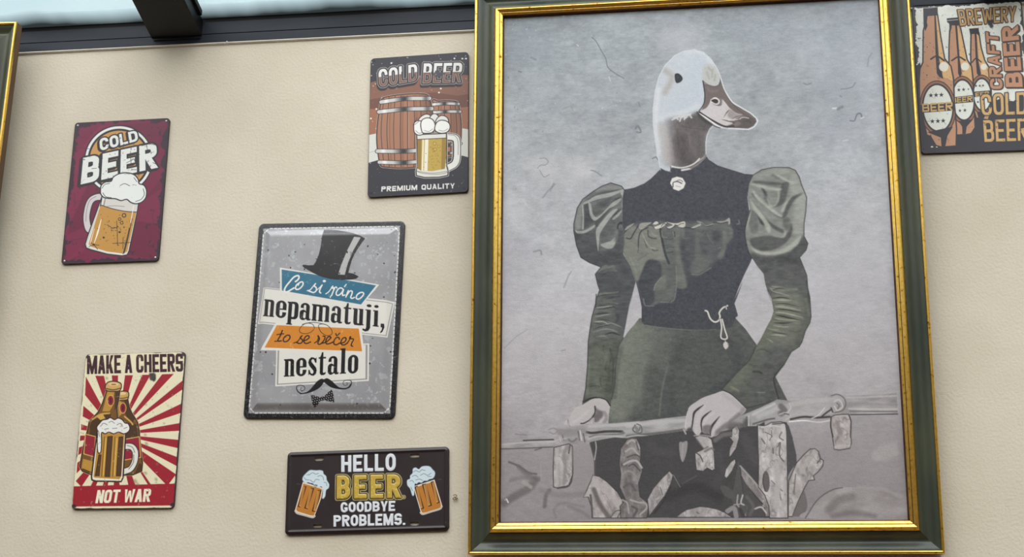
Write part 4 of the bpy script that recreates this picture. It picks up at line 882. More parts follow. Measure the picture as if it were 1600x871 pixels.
    A.poly("628,135 650,160 690,175 680,205 650,238 625,240 615,200 640,180", (104, 99, 99), .9, clip=m, soft=2)
    A.stroke("690,180 705,210 690,240", 22, (150, 144, 143), .8, clip=m, soft=7); A.stroke("632,140 632,180 605,220 565,244 545,246", 7, (46, 44, 45), .9, soft=2); A.stroke("600,235 622,215 622,245", 10, (172, 166, 165), .8, soft=3)
    A.stroke("465,225 470,250 478,262", 9, (150, 144, 143), .8, soft=3); A.stroke("455,228 446,252", 6, (200, 196, 194), .8, soft=2); A.stroke("480,250 530,220 590,170", 20, (200, 195, 194), .6, clip=m, soft=8)
    A.stroke("555,126 612,93 660,87 702,102 726,136", 6, (44, 45, 42), .85, soft=1.5)
    # ---- right hand
    A.zoom(*E)
    rh = "595,45 540,62 470,86 430,110 388,140 375,165 362,215 355,268 366,280 385,272 395,250 402,285 428,318 445,318 460,298 480,308 505,310 514,332 535,328 560,318 580,290 610,262 640,240 680,215 720,185 735,150 690,105 640,65"
    m = A.mask(rh, True); A.put(m, (192, 187, 187), reg='right_hand')
    for s, w, c, a, sf in (("600,70 660,110 715,160", 26, (176, 170, 170), .6, 10), ("720,160 680,215 600,262 545,320", 26, (150, 144, 143), .75, 9), ("690,190 640,232", 22, (122, 116, 116), .6, 9)):
        A.stroke(s, w, c, a, clip=m, soft=sf)
    for s, w in (("472,132 440,155 415,180 408,215 402,262 396,285", (4, 12, 13, 9, 8, 5)), ("520,168 490,190 466,215 458,250 462,295", (3, 10, 11, 9, 6)), ("572,202 545,235 525,262 515,290 514,325", (3, 11, 14, 12, 6))):
        A.stroke(s, w, (58, 55, 56), .95, soft=1.5)
    A.poly("470,262 520,258 515,300 500,312 470,305", (112, 107, 106), .85, smooth=True, soft=2)
    for s in ("480,140 440,210 425,300", "535,180 490,220 470,250", "585,215 550,270 530,315"):
        A.stroke(s, 16, (204, 199, 198), .5, clip=m, soft=6)
    A.stroke("370,180 362,230 360,270", 7, (206, 202, 200), .7, clip=m, soft=3)
    A.poly("370,282 400,275 416,320 470,400 440,410 395,390 375,340", (72, 69, 70), .9, smooth=True, soft=2)
    A.stroke("350,285 362,310", 9, (190, 185, 183), .8, soft=3); A.stroke("545,350 590,320 640,310", 24, (122, 117, 116), .7, soft=8); A.stroke("560,300 640,250 690,265", 30, (118, 113, 112), .6, soft=10); A.stroke("415,322 470,320 512,326", 8, (160, 154, 152), .8, soft=3)
    A.stroke("592,40 640,62 690,105 735,150", 6, (56, 58, 50), .85, soft=1.5)
    # ---- ribbon and pendant at the waist
    A.zoom(*Cz)
    for s, w in (("152,166 165,172 180,210 205,230 228,222 236,200 232,178 250,152 278,138", 9), ("238,215 245,260 242,320 276,322 262,270 248,215", 8), ("270,140 272,158", 5)):
        A.stroke(s, w + 5, (50, 52, 56), .7, soft=2); A.stroke(s, w, (214, 210, 202), .95, soft=1.2, reg='ribbon')
    A.stroke("262,328 268,345", 4, (190, 186, 178), .9, soft=1)
    A.poly("255,352 268,342 283,352 284,368 270,386 256,370", (204, 200, 196), smooth=True, reg='pendant'); A.stroke("280,352 284,370 270,386", 4, (120, 118, 116), .8, soft=1.5)
    # ---- duck neck and head
    A.zoom(*Hd)
    head = "122,772 105,690 92,600 80,510 79,420 90,320 112,232 150,160 203,105 258,78 320,68 375,85 420,125 455,180 475,228 498,305 543,375 600,412 652,442 688,474 693,494 676,522 642,538 590,536 540,534 480,531 432,515 410,535 392,580 386,630 388,690 350,722 300,750 250,765 205,760 182,757 178,788 150,782"
    mh = A.mask(head)
    A.stroke(head, 8, (222, 224, 226), .75, soft=3, smooth=False)
    A.put(mh, (193, 199, 204), reg='duck_head')
    for s, w, c, a, sf in (("300,110 340,200 300,330 250,420", 150, (190, 198, 206), .7, 50), ("150,190 190,230 150,320", 34, (172, 168, 164), .7, 18), ("110,300 95,430 100,560 115,680", 24, (212, 214, 216), .8, 14), ("270,85 340,80 400,115 450,190", 24, (206, 210, 213), .7, 12), ("240,130 280,115", 60, (196, 203, 209), .5, 24), ("130,470 260,440 340,400", 40, (206, 210, 214), .7, 16)):
        A.stroke(s, w, c, a, clip=mh, soft=sf)
    nk = "140,480 200,472 250,478 300,458 338,436 352,446 400,492 434,514 410,540 392,580 388,640 390,695 345,728 300,752 240,765 190,757 180,700 172,620 160,540"
    mn = A.mask(nk)
    xl = A.T([[112, 600]])[0, 0]; xr = A.T([[250, 600]])[0, 0]
    fade = np.clip((A.xx - xl) / (xr - xl), 0, 1); fade = fade * fade * (3 - 2 * fade)
    nb = np.maximum(np.clip(blur(mn, A.px(14)), 0, 1), A.mask('100,500 300,470 300,757 182,757 150,760 120,740') * .999); A.put(blur(nb, A.px(8)) * mh * (.1 + .9 * fade), (106, 98, 97), .95)
    A.put(np.minimum(blur(mn, A.px(6)), 1) * mh * fade, (102, 94, 94), .5); A.reg[mn > .5] = A.region('duck_neck')
    for s, w, c, a, sf in (("130,530 150,610 168,720", 50, (186, 172, 166), .4, 24), ("240,600 260,700 300,740", 70, (84, 79, 80), .8, 28), ("300,500 340,480 390,520", 60, (92, 86, 86), .8, 20), ("330,560 360,640 360,700", 40, (96, 91, 91), .7, 16), ("220,540 240,620 230,700", 14, (96, 88, 86), .6, 6), ("285,560 300,640", 12, (120, 112, 111), .5, 6), ("250,520 300,530 380,540", 8, (86, 80, 80), .6, 4), ("340,440 370,480 420,510", 16, (72, 68, 69), .8, 5)):
        A.stroke(s, w, c, a, clip=mh, soft=sf)
    for s in ("190,482 215,472 225,480", "235,490 245,468 265,462 262,480", "270,472 290,452 305,470", "200,470 240,462 300,448"):
        A.stroke(s, 9, (206, 206, 206), .8, soft=3)
    A.img += (((fbm(H, W, 3, 91, 2, .8, 1.6) - .5) * 16) * np.maximum(mn * .9, mh * .35))[..., None]
    # forehead shield, eye
    A.poly("372,165 410,150 445,165 472,225 470,262 452,280 425,282 395,268 370,250", (186, 186, 180), .85, clip=mh, soft=5)
    for s in ("395,200 410,240", "430,185 425,230", "405,170 420,190", "445,215 440,250"):
        A.stroke(s, 12, (162, 161, 152), .6, soft=5)
    A.poly("205,216 216,207 232,210 248,226 252,242 240,258 218,265 208,250", (52, 53, 58), smooth=True, reg='duck_eye')
    A.dot(224, 228, 6, (84, 84, 88), a=.6, soft=2)
    # bill
    bill = "371,252 385,268 410,278 440,284 462,276 474,250 476,232 500,308 543,378 600,415 650,445 684,474 689,493 672,518 640,534 590,531 545,530 500,528 460,512 400,480 352,445 366,420 382,380 384,330 378,290"
    m = A.mask(bill); A.put(m, (112, 102, 99), reg='duck_bill')
    A.zoom(1080, 110, 7.917)
    shapes(m, ((204, 199, 198), .97, 2.5, ("245,352 228,402 190,462 118,522 310,632 420,682 502,672 512,642 470,625 540,622 592,602 545,598 632,552 560,528 480,470 386,360 372,432 310,436 252,402",)),
           ((92, 85, 83), .93, 4, ("540,625 600,612 700,575 800,620 790,668 700,722 600,712 450,692 515,660",)),
           ((146, 138, 134), .8, 6, ("480,480 560,530 640,552 580,590 500,600 450,560",)),
           ((128, 119, 115), .85, 4, ("338,350 382,352 374,424 342,432", "535,645 580,632 612,662 560,692 520,680")))
    A.poly("238,380 268,342 310,335 350,368 348,408 312,428 258,406", (214, 210, 206), smooth=True, clip=m, soft=1.5)
    A.poly("246,374 288,354 330,368 330,402 300,410 272,396", (62, 55, 54), smooth=True, soft=1)
    for s, w, c, a, sf in (("472,488 445,515 402,582", (4, 12, 3), (70, 63, 61), .95, 1.5), ("375,608 440,624 535,652", (3, 11, 8), (74, 67, 65), .95, 2), ("505,602 560,572 645,556", (4, 12, 6), (108, 100, 96), .9, 3), ("598,604 640,582 712,592", 9, (206, 202, 199), .9, 3), ("370,112 420,272 510,412 640,532 770,602", 8, (86, 78, 76), .8, 3), ("200,215 240,260 330,250", 26, (126, 116, 112), .6, 12), ("640,640 700,625 740,650", 12, (74, 68, 67), .7, 6), ("430,480 470,470 500,490", 6, (190, 184, 181), .8, 3)):
        A.stroke(s, w, c, a, clip=m, soft=sf)
    A.stroke("145,130 158,220 168,300 160,400 130,460 100,500", 13, (54, 51, 52), .95, soft=2)
    A.stroke("100,512 200,578 330,658 420,694 530,690", 14, (52, 49, 50), .95, soft=2)
    A.stroke("90,545 180,620 290,690 380,716 450,716", 12, (60, 57, 58), .85, soft=3)
    A.stroke("105,535 180,586 280,656 360,702 440,714", (8, 17, 18, 9, 3), (228, 226, 224), .97, soft=2)
    A.zoom(*Hd)
    A.stroke("371,250 400,272 440,284 468,272 476,232", 4, (88, 82, 80), .8, soft=1.5)
    A.stroke("476,232 500,305 545,377 602,412 654,442 691,476 694,494 676,522 642,538 590,536 540,534 480,531", 5, (224, 224, 224), .8, soft=1.5)
    # collar band
    A.stroke("184,756 215,764 250,766 290,756 325,738 352,712", 8, (214, 211, 206), .95, soft=1.5, reg='collar')
    A.stroke("248,780 270,776 300,770", 12, (206, 203, 200), .9, soft=1.5); A.stroke("300,768 340,745 380,708 388,692", 12, (132, 124, 120), .85, soft=3)
    A.stroke("122,770 150,784 178,788 182,757", 5, (60, 60, 64), .7, soft=1.5)
    # brooch
    A.zoom(*LS)
    A.poly("605,168 616,140 645,130 678,138 696,168 684,198 655,214 625,204", (224, 221, 216), reg='brooch')
    A.stroke("622,190 625,165 650,160 672,170", 6, (72, 72, 76), .9, soft=1.5); A.stroke("635,160 660,150 678,160", 5, (110, 108, 108), .8, soft=1.5); A.stroke("640,185 665,190", 5, (170, 168, 164), .8, soft=2)
    A.stroke("605,168 616,140 645,130 678,138 696,168 684,198 655,214 625,204 605,168", 3, (52, 53, 58), .7, soft=1, smooth=False)
    # grain of the canvas print
    A.img += ((fbm(H, W, 1.2, 101, 1) - .5) * 9 + (fbm(H, W, 3, 102, 2, 2.5, .8) - .5) * 7)[..., None]
paint_portrait(A)
A.names[0] = 'canvas'
cv = empty('canvas_print'); cv.parent = root; cv.location = (0, 0, ci + ch / 2)
cparts = sheet(A, cv, M_CANVAS, cd, 0.0001)
keep = {'canvas': None}
for nm, o in cparts.items(): pass

# ------------------------------------------------------------------ the second framed picture, cut off by the left edge of the photograph
a_ = on_plane(26.0, 33.1, p_b, p_n); b_ = on_plane(0.0, 241.0, p_b, p_n)
th2 = -math.atan2((a_ - b_) @ p_ex, (a_ - b_) @ p_ez)
print('left frame corner', a_, b_, 'theta', math.degrees(th2))
W2, H2 = 0.74, 1.02
m0 = wall_frame((0, 0, 0), th2, LEAN)
off = np.array((m0.to_3x3() @ Vector((W2 / 2, 0, H2)))[:])
p2 = a_ - off
root2 = empty('framed_picture', wall_frame(tuple(p2), th2, LEAN) @ Matrix.Translation((0, 0.027, 0)))
tag(root2, 'green and gold picture frame cut off by the left edge of the photo', 'picture', 'framed pictures on the wall')
i2, d2 = picture_frame(root2, W2, H2)
mesh_obj('canvas', [(-W2 / 2 + i2, -d2, i2), (W2 / 2 - i2, -d2, i2), (W2 / 2 - i2, -d2, H2 - i2), (-W2 / 2 + i2, -d2, H2 - i2)], [(0, 1, 2, 3)], noise_mat('grey_canvas', (150, 150, 154), (176, 174, 176), 6.0, 0.7), root2)
# ------------------------------------------------------------------ the tin signs
def place_sign(name, corners, label, thick, cell, base, r_corner, size=None, group='tin beer signs on the wall'):
    """root of a sign on the wall and its ink sheet, from where the photograph shows its corners"""
    p0 = np.array([0, -thick, 0.0]); n = np.array([0, 1.0, 0])
    c = [on_plane(x, y, p0, n) for x, y in corners]
    w = (np.linalg.norm(c[1] - c[0]) + np.linalg.norm(c[2] - c[3])) / 2
    h = (np.linalg.norm(c[3] - c[0]) + np.linalg.norm(c[2] - c[1])) / 2
    ctr = sum(c) / 4
    d = (c[1] - c[0]) + (c[2] - c[3]); u = (c[0] - c[3]) + (c[1] - c[2])
    th = (math.atan2(d[2], d[0]) + math.atan2(-u[0], u[2])) / 2
    root = empty(name, wall_frame((ctr[0], 0, ctr[2]), th))
    tag(root, label, 'sign', group)
    print(name, 'size', round(w, 4), round(h, 4), 'theta', round(math.degrees(th), 2))
    return root, Art(corners, w, h, cell, base)

def inset_map(A, r):
    """distance of each cell from the outline, metres"""
    X = np.abs((A.xx / (A.W - 1) - .5) * A.w) - (A.w / 2 - r); Z = np.abs((.5 - A.yy / (A.H - 1)) * A.h) - (A.h / 2 - r)
    return -(np.hypot(np.maximum(X, 0), np.maximum(Z, 0)) + np.minimum(np.maximum(X, Z), 0) - r)

def grunge_border(A, r, width, amp, col, seed, a=0.95, reg=None):
    d = inset_map(A, r); nz = fbm(A.H, A.W, 14 * A.k, seed, 5, gain=.62)
    m = np.clip((width + (nz - .5) * amp - d) / 0.0007 + .5, 0, 1)
    A.put(m, col, a, reg)

def letters(A, text, quad, col, reg, outline=None, ow=0, shadow=None, sd=(0, 0), **k):
    m = A.word(text, quad, **k)
    if outline is not None:
        mo = dilate(m, A.px(ow))
        if shadow is not None:
            ms = mo.copy()
            for t in (.25, .5, .75, 1): ms = np.maximum(ms, shift(mo, A.px(sd[0]) * t, A.px(sd[1]) * t))
            A.put(ms, shadow, reg=reg)
        A.put(mo, outline, reg=reg)
    A.put(m, col, reg=reg)
    return m

def edged(A, p, fill, edge, w, reg=None, smooth=True):
    m = A.poly(p, fill, reg=reg, smooth=smooth)
    A.stroke(p, w, edge, closed=True, smooth=smooth, reg=reg)
    return m

def finish(root, A, r, thick, mat=None, relief=None, smooth=False, holes=(), edge=None):
    A.names[0] = 'panel'
    out = sheet(A, root, mat or M_TIN, thick, r, relief=relief, smooth=smooth, holes=holes)
    tin_edge('rolled_edge', A.w, A.h, r, thick + (0 if relief is None else float(relief[2, A.W // 2])), edge or M_EDGE, root)
    return out

def pins(root, A, pts, mat, rad=0.0021, proud=0.0012, thick=0.005):
    for x, z in pts:
        m = MB(); n = len(m.v)
        seg, rings = 12, 4
        for i in range(rings + 1):
            t = i / rings * math.pi / 2
            for k in range(seg):
                w = 2 * math.pi * k / seg
                m.v.append((x + rad * math.cos(t) * math.cos(w), -thick - proud * math.sin(t), z + rad * math.cos(t) * math.sin(w)))
        for i in range(rings):
            for k in range(seg):
                l = (k + 1) % seg; m.f.append((i * seg + k, i * seg + l, (i + 1) * seg + l, (i + 1) * seg + k))
        m.build('fixing_pin', mat, root, True)

WHITE, INK = (226, 228, 222), (40, 36, 40)
CELL = 0.00062

# ---- 1: cold beer, wine red
def sign_red():
    cn = [(115.7, 191.4), (264.2, 184.6), (248.4, 408.7), (96.7, 412.0)]
    T = 0.005; R_ = 0.007
    root, A = place_sign('tin_sign', cn, 'wine red tin sign with a COLD BEER circle above one tilted beer mug', T, CELL, (114, 28, 60), R_)
    A.zoom(80, 170, 3.4143)
    A.poly("130,240 255,90 330,90 90,640 80,560", (130, 36, 70), .55); A.poly("330,90 620,70 610,180 470,330 200,700 90,800 95,640", (98, 22, 52), .5)
    A.poly("600,360 430,560 400,780 575,810", (98, 22, 50), .6); A.poly("90,670 200,620 180,760 80,820", (132, 38, 72), .5); A.poly("610,420 430,530 430,600 590,620", (130, 36, 70), .5)
    grunge_border(A, R_, 0.0068, 0.026, (50, 34, 46), 5)
    A.wear((58, 30, 48), .05, 9, 6, .8)
    # ring and disc
    t = np.linspace(0, 2 * np.pi, 72, endpoint=False); ci = lambda r: np.c_[358 + r * np.cos(t), 273 + r * 1.0 * np.sin(t)]
    A.poly(ci(186), INK, reg='ring_print'); A.poly(ci(179), WHITE, reg='ring_print'); A.poly(ci(166), INK, reg='ring_print'); A.poly(ci(155), (196, 146, 76), reg='ring_print')
    A.wear((120, 84, 52), .04, 5, 9, .7, clip=A.mask(ci(154)))
    k = dict(tx=.30, ty=.21, r=.45, gap=.13)
    mc = letters(A, 'COLD', "252,160 452,116 462,172 258,226", WHITE, 'lettering', INK, 7, INK, (-6, 5), **k)
    mb = letters(A, 'BEER', "168,262 558,182 566,318 156,404", WHITE, 'lettering#2', INK, 9, INK, (-9, 7), tx=.34, ty=.21, r=.4, gap=.14)
    # handle, mug, beer
    A.stroke("266,470 238,474 212,490 196,530 190,590 202,640 222,640", 42, INK, reg='beer_mug_print'); A.stroke("266,470 238,474 212,490 196,530 190,590 202,640 222,640", 32, (208, 200, 200), reg='beer_mug_print')
    A.stroke("258,488 232,494 216,520 206,575 212,620", 3, INK); A.stroke("238,468 206,490 190,540 186,600", 2.5, INK, .6)
    mug = "270,470 370,480 468,492 462,540 418,760 408,782 380,787 300,776 215,752 190,742 184,722 196,680"
    edged(A, mug, (212, 208, 200), INK, 6, 'beer_mug_print', False)
    A.stroke("276,480 268,520 200,715 198,732 300,766 385,778 400,760 452,545", 3, (238, 236, 226), smooth=False)
    bm = A.poly("264,514 330,536 400,550 454,554 408,764 385,774 300,762 222,738 202,722", (192, 143, 66), reg='beer_print')
    A.stroke("264,514 330,536 400,550 454,554", 4, INK)
    A.stroke("268,590 250,660 232,716", (3, 9, 3), (240, 234, 214)); A.stroke("232,640 216,700 210,720", (2, 5, 2), (236, 226, 200)); A.stroke("432,590 412,690 392,772", 4, INK); A.stroke("418,640 398,730 386,776", 4, INK); A.stroke("440,520 430,580 425,610", 4, (236, 232, 220)); A.stroke("270,480 262,520", 5, INK); A.stroke("288,482 280,520", 3, INK)
    A.put(A.line("300,522 320,520 350,520 390,524", 3), (96, 84, 78), .6)
    for x, y, r in ((389, 571, 12), (366, 591, 9), (377, 611, 9)):
        A.dot(x, y, r, INK); A.dot(x, y, r * .6, (196, 146, 68))
    rng = np.random.default_rng(4)
    for _ in range(70):
        A.dot(rng.normal(340, 50), rng.normal(640, 50), rng.uniform(1, 4), INK, rng.uniform(1, 2.5), rng.random() * 3, .8, clip=bm)
    for s in ("205,735 230,725 258,728", "215,715 235,730 250,750", "330,720 425,716", "385,690 385,750", "300,620 330,640 360,632", "350,600 354,660 356,730"):
        A.stroke(s, 3.5, INK, .75, smooth=False)
    for x, y in ((282, 688), (366, 660), (230, 725)): A.dot(x, y, 6, INK, 5, .4)
    foam = "262,436 266,410 288,392 318,388 330,366 362,348 404,344 440,354 462,378 468,402 494,412 508,440 504,478 482,502 452,510 424,502 402,486 372,492 342,482 310,480 280,474 264,456"
    edged(A, foam, (228, 231, 226), INK, 6, 'foam_print')
    for s in ("275,450 290,470 320,476", "366,412 390,402 418,414", "490,430 496,460 480,486 450,498", "270,425 285,405 310,400", "440,370 456,392"):
        A.stroke(s, 3, INK)
    A.wear((110, 102, 104), .04, 4, 12, .75, clip=np.maximum(mc, mb)); A.wear((120, 112, 112), .025, 4, 13, .6, sx=2.5, sy=.7, clip=A.mask(foam, True))
    for s in ("480,200 520,190 560,196", "505,190 512,230", "400,290 440,270 450,300", "540,290 560,300", "190,350 200,365", "420,230 424,300", "215,320 240,318"):
        A.stroke(s, 3, INK, .8, smooth=False)
    for s in ("120,490 172,492", "122,450 126,520", "150,210 200,214", "500,150 560,140", "110,700 180,690", "540,560 545,620", "150,150 175,152"):
        A.stroke(s, 3, (72, 34, 56), .7, smooth=False)
    finish(root, A, R_, T)
    pins(root, A, [(sx * (A.w / 2 - .0068), sz * (A.h / 2 - .0068)) for sx in (-1, 1) for sz in (-1, 1)], M_PIN)
sign_red()

# ---- 2: make a cheers not war
def sign_cheers():
    cn = [(134.1, 554.0), (290.4, 549.8), (270.8, 794.0), (111.4, 796.5)]
    T = 0.005; R_ = 0.007
    root, A = place_sign('tin_sign', cn, 'cream and red sunburst tin sign reading MAKE A CHEERS NOT WAR', T, CELL, (230, 222, 188), R_)
    A.zoom(100, 535, 3.1667)
    RED = (156, 30, 44)
    c = (262, 458)
    rays = [((155, 168), (198, 168)), ((237, 166), (268, 166)), ((303, 165), (342, 165)), ((388, 163), (430, 162)), ((487, 160), (545, 158)), ((589, 190), (586, 236)), ((581, 306), (578, 352)), ((573, 402), (570, 440)), ((566, 485), (563, 526)), ((559, 570), (556, 614)), ((553, 655), (510, 712)), ((436, 716), (420, 716)), ((356, 718), (320, 718)), ((275, 718), (245, 718)), ((215, 718), (190, 718)), ((156, 718), (130, 718)), ((86, 718), (58, 690)), ((62, 652), (66, 600)), ((70, 562), (74, 524)), ((78, 492), (80, 466)), ((84, 437), (86, 410)), ((92, 370), (96, 318)), ((104, 264), (108, 172))]
    for a, b in rays:
        ex = lambda q: (c[0] + (q[0] - c[0]) * 1.0, c[1] + (q[1] - c[1]) * 1.0)
        A.poly(np.array([c, ex(a), ex(b)]), RED, reg='sunburst_print')
    A.poly("48,716 556,700 546,808 42,816", RED, reg='sunburst_print')
    letters(A, 'MAKE A CHEERS', "114,68 590,56 592,146 113,160", (60, 28, 36), 'lettering', tx=.36, ty=.17, r=.34, gap=.10, widths={' ': .32, 'A': 1.02, 'M': 1.4})
    letters(A, 'NOT WAR', "166,734 432,726 424,790 154,799", (238, 232, 206), 'lettering#2', tx=.36, ty=.19, r=.34, gap=.09, widths={' ': .4})
    K = (52, 34, 26); GOLD = (188, 140, 56); BR = (116, 80, 34); DK = (74, 50, 26)
    # right bottle
    rb = "262,288 316,284 322,320 334,350 364,398 372,440 376,500 388,600 384,640 340,658 280,660 258,420 256,340"
    A.stroke(rb, 9, (226, 198, 150), closed=True, smooth=False); edged(A, rb, BR, K, 6, 'bottle_print#2', False)
    A.poly("300,290 316,288 322,330 350,380 340,400 310,370 298,340", DK); A.poly("268,296 285,294 285,360 272,370", GOLD); A.poly("310,400 360,410 366,470 300,480", DK); A.stroke("300,370 330,396 340,410", 7, (206, 166, 84)); A.poly("372,600 386,610 382,640 350,652", DK)
    A.poly("296,484 372,470 380,572 296,586", (146, 32, 52)); A.stroke("296,484 372,470 380,572 296,586", 4, (214, 176, 96), smooth=False)
    A.dot(292, 328, 17, (214, 176, 96), 28); A.dot(292, 328, 14, (146, 32, 52), 24); A.dot(292, 328, 7, (90, 22, 36), 16)
    edged(A, "256,262 272,248 300,244 320,252 316,284 290,290 254,288", (200, 160, 92), K, 5, 'bottle_print#2'); A.stroke("258,278 290,280 316,274", 5, DK, .8); A.dot(288, 256, 20, (226, 196, 140), 7)
    # left bottle
    lb = "212,240 277,242 270,290 262,330 266,378 300,400 300,500 200,672 140,660 90,640 78,618 96,520 116,440 124,398 168,350 190,306"
    A.stroke(lb, 9, (226, 198, 150), closed=True, smooth=False); edged(A, lb, BR, K, 6, 'bottle_print', False)
    A.poly("215,245 250,246 240,320 225,345 190,345 200,310", GOLD); A.poly("255,246 272,250 262,325 250,340", DK); A.poly("140,390 230,350 235,380 170,420 130,450 126,420", DK); A.stroke("140,385 180,360 225,354", 8, (200, 158, 76)); A.poly("160,370 190,355 205,380 180,388", (206, 164, 80)); A.poly("130,430 190,400 180,470 124,470", DK)
    A.poly("106,458 156,470 148,570 98,556", (146, 32, 52)); A.stroke("106,458 156,470 148,570 98,556", 4, (214, 176, 96), closed=True, smooth=False)
    A.poly("94,580 142,592 138,648 86,630", GOLD); A.stroke("92,630 136,648", 5, DK)
    A.dot(231, 291, 18, (214, 176, 96), 28); A.dot(231, 291, 15, (146, 32, 52), 24); A.dot(231, 291, 7, (90, 22, 36), 16)
    edged(A, "206,216 218,200 240,195 266,198 284,210 278,240 244,246 208,240", (206, 166, 98), K, 5, 'bottle_print'); A.stroke("210,232 244,238 278,230", 6, DK, .8); A.dot(246, 210, 26, (228, 198, 142), 9); A.dot(246, 211, 14, (150, 110, 60), 4)
    # mug
    A.stroke("304,518 334,520 352,545 350,590 330,628 298,642", 34, K, reg='beer_mug_print'); A.stroke("304,518 334,520 352,545 350,590 330,628 298,642", 25, (226, 226, 214), reg='beer_mug_print'); A.stroke("312,514 338,522 350,548", 4, (140, 136, 130)); A.stroke("345,560 342,598 320,630", 4, (120, 116, 112))
    mug = "164,444 306,444 300,540 292,672 282,692 156,690 138,684 136,668 152,540"
    edged(A, mug, (228, 226, 208), K, 7, 'beer_mug_print', False)
    A.poly("168,452 300,452 292,560 284,664 274,680 160,678 146,668 158,560", GOLD)
    for s in ("182,560 176,600 170,660", ): pass
    for a, b in (("172,560 184,560 174,664 154,664", None), ("216,470 240,468 226,668 202,668", None), ("272,472 292,470 280,664 258,664", None)):
        A.poly(a, (84, 56, 30)); A.stroke(a, 3, K, closed=True, smooth=False)
    for s in ("200,470 192,570 186,668", "252,470 246,570 240,668"): A.stroke(s, 4, (120, 82, 36)); 
    for s in ("208,480 200,580 194,660", "262,480 254,580 250,660"): A.stroke(s, 4, (226, 184, 90))
    A.stroke("150,676 280,684", 6, (236, 230, 206))
    foam = "166,448 162,424 176,404 192,388 214,384 230,376 250,386 268,378 288,386 302,402 318,406 326,428 318,446 296,456 270,448 246,456 222,448 204,456 186,452 186,500 182,546 168,548 164,500"
    edged(A, foam, (232, 232, 226), K, 5, 'foam_print')
    for s in ("180,420 196,404 214,412", "222,400 236,394 250,404", "262,412 280,404 290,418", "200,434 220,430", "240,430 262,428", "296,430 312,424", "170,440 176,470"): A.stroke(s, 3, (120, 116, 112))
    # wear
    grunge_border(A, R_, 0.0008, 0.0045, (58, 40, 40), 31, .9)
    for x, y, rx, ry in ((440, 172, 15, 20), (430, 160, 8, 6), (448, 185, 7, 12)): A.dot(x, y, rx, (52, 50, 46), ry, .4, .9, soft=2)
    A.wear((176, 166, 130), .02, 6, 33, .55); A.wear((120, 112, 90), .006, 3, 34, .7)
    for x, y, r in ((402, 460, 8), (408, 505, 10), (352, 690, 12), (365, 705, 9), (404, 650, 8), (460, 605, 8), (455, 680, 9), (515, 316, 4), (405, 310, 7), (212, 180, 8), (80, 356, 4)): A.dot(x, y, r, (140, 128, 96), r * .7, 1, .6, soft=2.5)
    for x, y in ((48, 815), (536, 805), (110, 70), (596, 60)): A.dot(x, y, 13, (50, 38, 40), 10, 0, .9, soft=2)
    A.dot(60, 800, 4, (120, 60, 60)); A.dot(525, 795, 4, (130, 60, 62))
    finish(root, A, R_, T)
sign_cheers()

